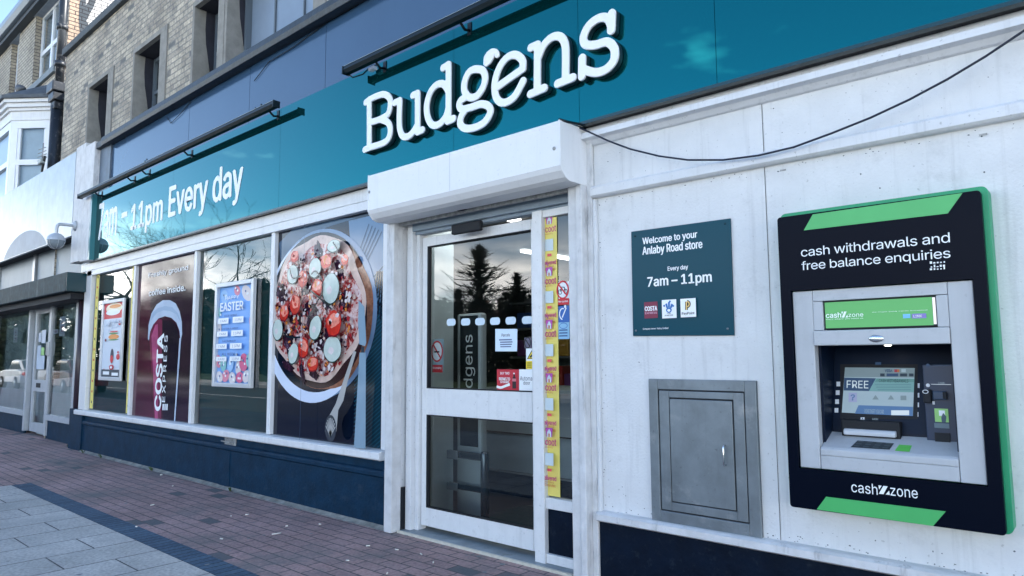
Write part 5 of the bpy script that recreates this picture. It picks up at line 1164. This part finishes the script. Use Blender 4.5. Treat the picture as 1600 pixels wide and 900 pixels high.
xw = [(-17.7, mx(44, 560, NS)), (mx(80, 560, NS), mx(118, 560, NS))]; xd = (mx(50, 560, NS), mx(74, 560, NS))
wall_al = mat('pale_aluminium', (.44, .48, .52), .4, metal=.2, var=.1)
b = MB(); b.box(-17.8, -12.44, NS-.03, NS+.05, wz1, wz1+.08)
for x_ in (xw[0][1], xw[1][0]-.10, xw[1][1]): b.box(x_, x_+.10, NS-.03, NS+.05, 0.05, wz1)
b.box(-17.8, -17.70, NS-.03, NS+.05, 0.05, wz1)
for w0, w1 in xw: b.box(w0+(.0 if w0 < -17 else .0), w1, NS-.04, NS+.05, wz0-.09, wz0)
b.build('shop_front_frame', wall_al, nb)
paper = mat('white_paper_sheet', (.78, .82, .86), .8, var=.12, vscale=2.5, bump=.5, bscale=4); inb = mat('dim_shop_inside', (.36, .46, .49), .8, var=.35, vscale=1.5)
for i, (w0, w1) in enumerate(xw):
    MB().add([(w0, NS, wz0), (w1, NS, wz0), (w1, NS, wz1), (w0, NS, wz1)], [(0, 1, 2, 3)]).build('shop_window', glass, nb)
    MB().box(w0-(2.3 if i == 0 else .5), w1+(.3 if i == 0 else 0), NS+.16, NS+.18, wz0-.1, wz1+.1).build('inside_screen', inb, nb)
    zp = mz(30, 585, NS+.06)
    b = MB(); b.prism([(w0+.3 if i == 0 else w0+.12, wz0), (w1-.03 if i == 0 else w1-.08, wz0), (w1-.03 if i == 0 else w1-.08, zp), (w0+.8 if i == 0 else w0+.16, zp-.05)], NS+.012, NS+.018)
    tag(b.build('paper_sheet', paper), ('large crumpled white paper sheet inside the farthest window', 'white paper sheet low in the narrow window right of the far door')[i], 'paper')
    MB().box(w0-.12, w1, NS+.0, NS+.04, .0, wz0-.09).build('riser_panel', navy, nb)
for l, t_, r, bt, lb in ((22, 512, 27, 535, 'small white bill stuck up in the farthest window'), (94, 495, 101, 525, 'white closing notice in the narrow far window'), (83.5, 515, 91, 521, 'small white card beside the closing notice')):
    p = Print(NS+.01); p.pr(l, t_, r, bt, ink('notice_white', (190, 200, 215))); 
    for k in range(3): p.pr(l+1.5, t_+(bt-t_)*(.3+.2*k), r-1.5, t_+(bt-t_)*(.36+.2*k), ink('notice_ink', (150, 120, 150)), k == 0)
    t = thing('paper_notice', lb, 'notice', (mx(l, t_, NS), NS, 1)); p.build('sheet', t)
MB().box(-20, -17.80, NS-.02, NS+.05, 0, fz0+.02).build('side_pier', wall_al, nb); b = MB(); b.wall(-30, -20, 0, 2.8, NY, []); b.build('brick_wall', bricks2, nb); MB().box(-20.0, -12.2, NS+.43, NS+.45, 0, 2.9).build('shop_lining', inb, nb)
d0, d1 = xd; b = MB(); yd = NS+.02
frame(b, d0, d1, .06, wz1, d0+.10, d1-.10, .22, wz1-.10, yd, yd+.05); zm0, zm1 = mz(60, 612, NS), mz(60, 594, NS); b.box(d0+.10, d1-.10, yd, yd+.05, zm0, zm1)
ndr = b.build('door', wall_al, nb)
MB().add([(d0+.1, yd+.03, .22), (d1-.1, yd+.03, .22), (d1-.1, yd+.03, wz1-.1), (d0+.1, yd+.03, wz1-.1)], [(0, 1, 2, 3)]).build('door_pane', glass, ndr)
MB().box(d0, d1, yd+.12, yd+.14, 0, wz1).build('door_inside', inb, ndr)
lx_, lz_ = m(60, 602, yd); MB().box(lx_-.12, lx_+.12, yd-.008, yd, lz_-.04, lz_+.04).build('letter_slot', black, ndr)
lx_, lz_ = m(76, 545, yd-.04); MB().box(lx_-.06, lx_+.10, yd-.07, yd, lz_-.12, lz_+.12).build('lock_box', alum, ndr, .01)
p = Print(yd+.02)
for l, t_, r, bt, mm in ((61, 520, 64, 534, 'notice_white'), (66, 516, 71, 536, 'notice_white'), (59, 540, 63, 562, 'poster_pale'), (65, 543, 69, 555, 'card_lime'), (58, 556, 69, 577, 'poster_pale')): p.pr(l, t_, r, bt, MATS[mm])
t = thing('door_bills', 'patch of small bills stuck inside the far shop door', 'notice', (d0, yd, 1.2)); p.build('sheet', t)
# dark downpipe and navy pilaster at the party line
MB().tube([(mx(117.5, 690, .04), .04, .0), (mx(117.5, 690, .04), .04, 2.5)], .055, 12).build('downpipe', mat('maroon_black_pipe', (.03, .02, .03), .35), nb)
MB().box(-12.44, -12.185, .075, .12, 0, 2.85).build('party_pilaster', tealdk, nb)
# bird, wall fittings, lamp
bd = thing('pigeon', 'grey pigeon resting on the roof of the white bay', 'bird', (Wp.x-.35, .2, zr+.2)); bx_, bz_ = m(32, 139.5, .15); by_ = .15
b = MB(); b.tube([(bx_-.16, by_, bz_-.02), (bx_-.10, by_, bz_+.03), (bx_, by_, bz_), (bx_+.14, by_, bz_-.035), (bx_+.34, by_, bz_-.06)], [.03, .085, .10, .075, .02], 12); b.ball((bx_-.15, by_-.01, bz_+.09), .055, .05, .055, 12, 8); b.tube([(bx_-.19, by_-.01, bz_+.085), (bx_-.235, by_-.01, bz_+.07)], [.014, .003], 6); b.tube([(bx_-.02, by_-.02, bz_-.08), (bx_-.02, by_-.02, bz_-.17)], .01, 5); b.build('body', mat('pigeon_grey', (.05, .06, .075), .6, var=.4, vscale=9), bd)
sl_ = thing('aerial', 'small weathered aerial on a curved black arm beside the drainpipe', 'aerial', (pxx, py_, 4.6)); ax_, az_ = m(66, 246, .1)
MB().tube([(pxx-.08, py_-.05, az_-.28), (pxx-.3, .18, az_-.2), (ax_+.18, .1, az_-.02), (ax_+.05, .1, az_)], .022, 7).build('arm', iron, sl_)
b = MB(); b.tube([(ax_, .1, az_-.12), (ax_+.02, .1, az_+.28)], .012, 6); 
for k in range(4): b.tube([(ax_-.24+.02*k, .08, az_-.03+k*.07), (ax_+.2-.03*k, .12, az_-.03+k*.07)], .009, 5)
b.build('rods', alum, sl_); MB().box(ax_-.14, ax_+.06, .06, .14, az_-.12, az_-.03).build('junction_box', mat('weathered_plastic', (.35, .40, .40), .5, var=.3), sl_, .015)
wl_ = thing('wall_lamp', 'pale globe lantern on a bent arm fixed to the strip beside the sign', 'lamp', (-12, -.15, 3.3)); rx_, rz_ = m(118, 353, -.152)
MB().tube([(rx_, -.151, rz_), (rx_, -.19, rz_)], [.085, .05], 16).build('rose', wall_al, wl_)
MB().tube(catmull([(rx_, -.18, rz_), (rx_, -.34, rz_), (rx_, -.385, rz_-.02), (rx_, -.40, rz_-.07), (rx_, -.40, rz_-.16)], 5), .024, 9).build('arm', wall_al, wl_)
lz_ = rz_-.26; MB().ball((rx_, -.40, lz_), .125, .125, .115, 18, 6, z0=0).build('shade', wall_al, wl_); MB().ball((rx_, -.40, lz_), .118, .118, .125, 18, 8, z1=0).build('globe', mat('smoked_globe', (.20, .24, .27), .15), wl_)
for k in range(6):
    a = k*math.pi/3; MB().tube([(rx_+.122*math.cos(t2)*math.cos(a), -.40+.122*math.cos(t2)*math.sin(a), lz_+.13*math.sin(t2)) for t2 in np.linspace(0, -1.5, 7)], .005, 4).build('guard_wire', wall_al, wl_)

# ------------------------------------------------------------------ across the road (seen mirrored in the glass and the sign)
def bare_tree(x, y, h, seed, label, lean=0.):
    R = random.Random(seed); t = thing('bare_tree', label, 'tree', (x, y, 0), 'bare trees across the road'); tr, tw = MB(), MB()
    def grow(p, d, l, r, k):
        n = 4; pts = [p]; rs = [r]; q = p; dd = d
        for i in range(n):
            dd = (dd+Vector((R.uniform(-.22, .22), R.uniform(-.22, .22), R.uniform(-.08, .14)))).normalized(); q = q+dd*l/n; pts.append(q); rs.append(max(.012, r*(1-.42*(i+1)/n)))
        (tr if k < 2 else tw).tube(pts, rs, 7 if k < 2 else 4 if k < 4 else 3)
        if k >= 5: return
        for c in range(R.randint(2, 3) if k else 4):
            a = R.uniform(0, 6.283); s_ = R.uniform(.45, .95); o_ = dd.orthogonal(); o_.rotate(__import__('mathutils').Quaternion(dd, a))
            grow(pts[-1 if c < 2 else R.randint(2, 4)], (dd*(1-.35*s_)+o_*s_*.75).normalized(), l*R.uniform(.6, .82), rs[-1]*.72, k+1)
    grow(Vector((x, y, -.1)), Vector((lean, 0, 1)).normalized(), h*.3, h*.028, 0)
    bark = mat('dark_bark', (.035, .035, .03), .9, var=.4, vscale=5)
    tr.build('trunk', bark, t); tw.build('crown', bark, t); return t
def leafy(x, y, h, w, seed, label, kind='shrub', base=.0):
    R = random.Random(seed); t = thing('evergreen_tree', label, 'tree', (x, y, 0), 'evergreens across the road'); b = MB(); n = int(4200 if kind == 'conifer' else 1100+500*w)
    for _ in range(n):
        if kind == 'conifer':
            v = R.random()**.8; zz = base+(h-base)*v; rr = w*(1-v)**.8*(.55+.45*math.sin(v*38+seed))*math.sqrt(R.random()); sz = h*R.uniform(.012, .03)
        else:
            v = R.random(); zz = base+(h-base)*v; rr = w*(1-abs(2*v-.8)**2.2*.5)*math.sqrt(R.random())*(.75+.25*math.sin(v*9+seed)); sz = h*R.uniform(.02, .05)
        a = R.uniform(0, 6.283); c = Vector((x+rr*math.cos(a)*(1+.25*math.sin(3*a+seed)), y+rr*math.sin(a), zz+sz*R.uniform(-1, 1)))
        u = Vector((R.gauss(0, 1), R.gauss(0, 1), R.gauss(0, .6))).normalized(); w_ = u.orthogonal()
        if kind == 'conifer': u = Vector((math.cos(a), math.sin(a), .35)).normalized()*1.8; w_ = Vector((-math.sin(a), math.cos(a), 0))*.6
        b.add([c-u*sz, c+w_*sz*.5, c+u*sz, c-w_*sz*.5], [(0, 1, 2, 3)], 0 if R.random() < .6 else 1)
    b.build('crown', [mat('evergreen_dark', (.018, .035, .022), .7), mat('evergreen_mid', (.04, .065, .035), .7)], t)
    MB().tube([(x, y, -.1), (x, y, h*.5), (x, y, h*.97)], [w*.09+.08, w*.05+.04, .015], 8).build('trunk', mat('dark_bark', (.035, .035, .03)), t)
    if kind == 'conifer':
        br = MB()
        for k in range(34):
            v = .2+.8*k/34; zz = base+(h-base)*v; a = k*2.4; l = w*(1-v)**.8*1.15+.25
            br.tube([(x, y, zz), (x+l*.6*math.cos(a), y+l*.6*math.sin(a), zz+.05*l), (x+l*math.cos(a), y+l*math.sin(a), zz+.30*l)], [.05, .03, .01], 4)
        br.build('branch', mat('dark_bark', (.035, .035, .03)), t); t.children[-1]['kind'] = 'stuff'
    return t
for i, (x, y, h, ln) in enumerate(((-33, -9.5, 9.5, .08), (-40, -15.8, 12.5, -.05), (-29, -16.2, 9.8, .12), (-50, -18, 14, 0), (-63, -17, 15, .05))):
    bare_tree(x, y, h, 11+i, ('bare street tree leaning over the far kerb', 'tall bare tree on the far pavement', 'broad bare tree opposite the last window', 'big bare tree behind the far pavement', 'tallest bare tree far down the road')[i], ln)
leafy(-25.1, -22, 7.1, 4.6, 3, 'spiky dark conifer standing opposite the entrance', 'conifer', .8)
leafy(-22.9, -22.5, 5.5, 2.8, 8, 'smaller ragged conifer beside the spiky one', 'conifer', .6)
leafy(-27.2, -22.5, 5.0, 3.0, 15, 'shorter conifer left of the spiky one', 'conifer', .5)
for i, (x, y, h, w) in enumerate(((-20.4, -22, 4.6, 2.6), (-24.5, -24.5, 4.7, 3.2), (-29.5, -23, 4.5, 3), (-17.6, -23, 4.1, 2.4))):
    leafy(x, y, h, w, 60+i, ('dense shrub at the right foot of the conifers', 'dense shrub right behind the conifers', 'dense shrub at the left foot of the conifers', 'dense shrub near the right end of the verge')[i])
for i, (x, y, h, w) in enumerate(((-34, -24, 6.4, 3.2), (-40, -25, 7.2, 3.6), (-47, -24, 6.2, 3.4), (-54, -26, 7.6, 4), (-62, -25, 7.4, 4.2), (-72, -26, 8, 5), (-19, -25, 3.6, 2.2), (-14.5, -26, 3.2, 2.2), (-84, -25, 8, 5.5), (-30, -27, 4.6, 2.6))):
    leafy(x, y, h, w, 20+i, ('dark rounded evergreen mirrored in the picture window', 'tall dense evergreen mirrored in the poster window', 'low wide evergreen along the far verge', 'bulky evergreen behind the bare trees', 'deep green evergreen near the end of the row', 'wide evergreen closing the far end of the row', 'low shrub right of the conifers', 'lowest shrub at the right of the verge', 'largest evergreen at the very end of the row', 'loose evergreen left of the conifers')[i])
for i, (x, y, h, w) in enumerate(((-98, -22, 9, 6), (-112, -20, 10, 7), (-130, -19, 10, 8), (-150, -17, 11, 9), (-120, -10, 8, 5))):
    leafy(x, y, h, w, 40+i, ('far evergreen past the end of the house row', 'second far evergreen mirrored in the closed shop', 'wide far evergreen mirrored in the closed shop', 'largest and farthest evergreen down the road', 'rounded far evergreen close to the kerb')[i])
def parked_car(x, y, label, col):
    t = thing('parked_car', label, 'car', (x, y, -.13)); z = -.13
    paint = mat('car_paint_'+label.split()[0], col, .25, coat=.6); gl_ = mat('car_glass', (.01, .015, .02), .05); ty = mat('tyre', (.01, .01, .01), .8)
    side = [(-2.0, .32), (-1.98, .68), (-1.85, .86), (-1.05, .95), (1.35, .98), (1.92, .92), (2.02, .60), (1.98, .30)]
    roof = [(-1.05, .95), (-.35, 1.42), (.2, 1.48), (1.1, 1.44), (1.75, .97)]
    b = MB(); b.prism([(x+a, z+c) for a, c in side], y-.86, y+.86); b.prism([(x+a, z+c-.001) for a, c in roof], y-.70, y+.70); b.build('body', paint, t, .05)
    for yy in (y-.705, y+.705): MB().prism([(x+a, z+c) for a, c in ((-.85, .99), (-.32, 1.36), (.2, 1.41), (1.05, 1.38), (1.5, 1.0))], yy-.006, yy+.006).build('side_window', gl_, t)
    for sx, a in ((-1, ((-1.02, 1.0), (-.40, 1.40))), (1, ((1.16, 1.42), (1.72, 1.02)))):
        (p0, h0), (p1, h1) = a; d = -.012 if sx < 0 else .012
        MB().add([(x+p0+d, y-.62, z+h0+.01), (x+p0+d, y+.62, z+h0+.01), (x+p1+d, y+.62, z+h1+.01), (x+p1+d, y-.62, z+h1+.01)], [(0, 1, 2, 3)]).build('windscreen', gl_, t)
    for wx in (-1.3, 1.28):
        for wy in (-.80, .80):
            w = MB().tube([(x+wx, y+wy-.10, z+.31), (x+wx, y+wy+.10, z+.31)], .31, 20).build('wheel', ty, t); sg = 1 if wy > 0 else -1
            MB().tube([(x+wx, y+wy+sg*.09, z+.31), (x+wx, y+wy+sg*.108, z+.31)], .19, 16).build('rim', alum, w)
    for wy in (-.6, .6): MB().ball((x-1.93, y+wy, z+.70), .09, .2, .09, 12, 6).build('headlight', pvc, t)
    for wy in (-.62, .62): MB().ball((x+1.96, y+wy, z+.74), .07, .16, .11, 12, 6).build('tail_light', mat('tail_red', (.3, .01, .01), .3), t)
parked_car(-35.5, -6.6, 'dark red hatchback parked at the near kerb down the road', (.16, .02, .025))
parked_car(-43.5, -6.7, 'silver hatchback parked behind the red one', (.45, .47, .5))
for i, (x0, x1, col) in enumerate(((-30, -18, (.30, .17, .12)), (-46, -33, (.42, .38, .32)), (-66, -50, (.30, .18, .13)), (-15, -3, (.38, .33, .28)))):
    ht = thing('house', ('red brick house with white windows behind the conifers', 'cream rendered house behind the evergreens', 'long red brick house near the end of the road', 'buff house at the right across the road')[i], 'house', ((x0+x1)/2, -34, 0), 'houses across the road')
    wins = [(x0+1+(x1-x0-2)*(k+.5)/4-.6, x0+1+(x1-x0-2)*(k+.5)/4+.6, z0, z0+1.2) for k in range(4) for z0 in (.9,)]
    b = MB(); b.wall(x0, x1, 0, 2.9, -33, wins, face=1); b.wall(x0, x1, 0, 2.9, -41, []); b.add([(x0, -33, 0), (x0, -41, 0), (x0, -41, 2.9), (x0, -37, 5.0), (x0, -33, 2.9)], [(4, 3, 2, 1, 0)]); b.add([(x1, -33, 0), (x1, -41, 0), (x1, -41, 2.9), (x1, -37, 5.0), (x1, -33, 2.9)], [(0, 1, 2, 3, 4)])
    b.build('wall', mat('house_wall_%s' % ('red', 'cream', 'brick', 'buff')[i], col, .85, var=.2, vscale=3), ht)
    b = MB(); b.add([(x0-.3, -32.6, 2.8), (x1+.3, -32.6, 2.8), (x1+.3, -37, 5.1), (x0-.3, -37, 5.1)], [(3, 2, 1, 0)]); b.add([(x0-.3, -41.4, 2.8), (x1+.3, -41.4, 2.8), (x1+.3, -37, 5.1), (x0-.3, -37, 5.1)], [(0, 1, 2, 3)]); rf = b.build('roof', mat('house_roof', (.10, .06, .05), .8, var=.3), ht)
    MB().box((x0+x1)/2-.4, (x0+x1)/2+.4, -37.5, -36.7, 4.6, 6.0).build('chimney', mat('house_wall_red', (.30, .17, .12)), rf)
    for w0, w1, z0, z1 in wins:
        b = MB(); frame(b, w0, w1, z0, z1, w0+.08, w1-.08, z0+.08, z1-.08, -33.06, -32.96); b.box((w0+w1)/2-.04, (w0+w1)/2+.04, -33.05, -32.97, z0+.08, z1-.08); wf = b.build('window', pvc, ht)
        MB().box(w0+.05, w1-.05, -33.10, -33.07, z0+.05, z1-.05).build('pane', mat('far_glass', (.03, .04, .05), .1), wf)
lp = thing('street_lamp', 'tall grey street lamp on the far side of the road', 'street lamp', (-11.2, -14.6, 0)); b = MB(); b.tube([(-11.2, -14.6, -.1), (-11.2, -14.6, 1.2)], .09, 12); b.tube([(-11.2, -14.6, 1.2), (-11.2, -14.6, 7.4), (-11.25, -14.4, 7.75), (-11.3, -13.8, 7.95)], [.06, .045, .04, .03], 10); b.build('column', alum, lp)
b = MB(); b.ball((-11.34, -13.45, 7.98), .15, .45, .10, 14, 8); b.build('lamp_head', blackm, lp)

# ------------------------------------------------------------------ litter on the paving
R3 = random.Random(9)
spots = [(432, 835), (448, 823), (361, 807), (238, 790), (346, 843), (270, 760), (386, 805), (252, 743), (500, 820), (620, 860), (658, 867), (677, 880), (605, 897), (575, 854), (252, 742), (213, 824), (543, 877)]
for i, (px_, py2) in enumerate(spots):
    x, y = g(px_, py2); a = R3.uniform(0, 3); l = R3.uniform(.008, .018) if i else .035
    o = MB().tube([(x-l*math.cos(a), y-l*math.sin(a), .006), (x+l*math.cos(a), y+l*math.sin(a), .006)], .0045, 6).build('cigarette_end', mat('butt_white', (.7, .68, .62), .8))
    tag(o, 'white cigarette end dropped on the red paving blocks', 'litter', 'cigarette ends on the paving')
b = MB()
for i in range(150):
    x, y, r_ = R3.uniform(-11, -2.4), R3.choice((R3.uniform(-2.6, -.05), R3.uniform(-.16, -.03))), R3.uniform(.006, .022); n = R3.randint(5, 7)
    b.add([(x+r_*R3.uniform(.6, 1.3)*math.cos(6.283*k/n), y+r_*R3.uniform(.6, 1.3)*math.sin(6.283*k/n), .0015) for k in range(n)], [list(range(n))])
tag(b.build('chewing_gum_spots', mat('old_gum', (.20, .21, .21), .9)), kind='stuff', label='pale trodden gum spots scattered over the paving', cat='ground stains')

# ------------------------------------------------------------------ weeds at the wall foot
wd = mat('weed_green', (.05, .085, .03), .7, var=.4)
for i, (x, y, lab) in enumerate(((-11.35, -.09, 'tiny green weed at the wall foot under the first window'), (-10.6, -.10, 'small weed in the joint below the yellow strip'), (-8.9, -.09, 'small weed at the wall foot under the coffee picture'), (-12.25, -.02, 'weed tuft at the foot of the dark downpipe'), (-6.9, -.09, 'low weed by the wall under the blue poster'))):
    b = MB()
    for k in range(16):
        a = R3.uniform(0, 6.283); l = R3.uniform(.03, .075); t_ = R3.uniform(.3, 1.0); bx = x+R3.uniform(-.03, .03)
        p0 = Vector((bx, y, 0)); p1 = p0+Vector((l*t_*math.cos(a), -abs(l*t_*math.sin(a))*.7, l*.8)); w = Vector((-math.sin(a), math.cos(a), 0))*.006; mdp = (p0+p1)/2+Vector((0, 0, .01))
        b.add([p0, mdp+w, p1, mdp-w], [(0, 1, 2, 3)])
    tag(b.build('weed', wd), lab, 'weed', 'weeds along the wall foot')
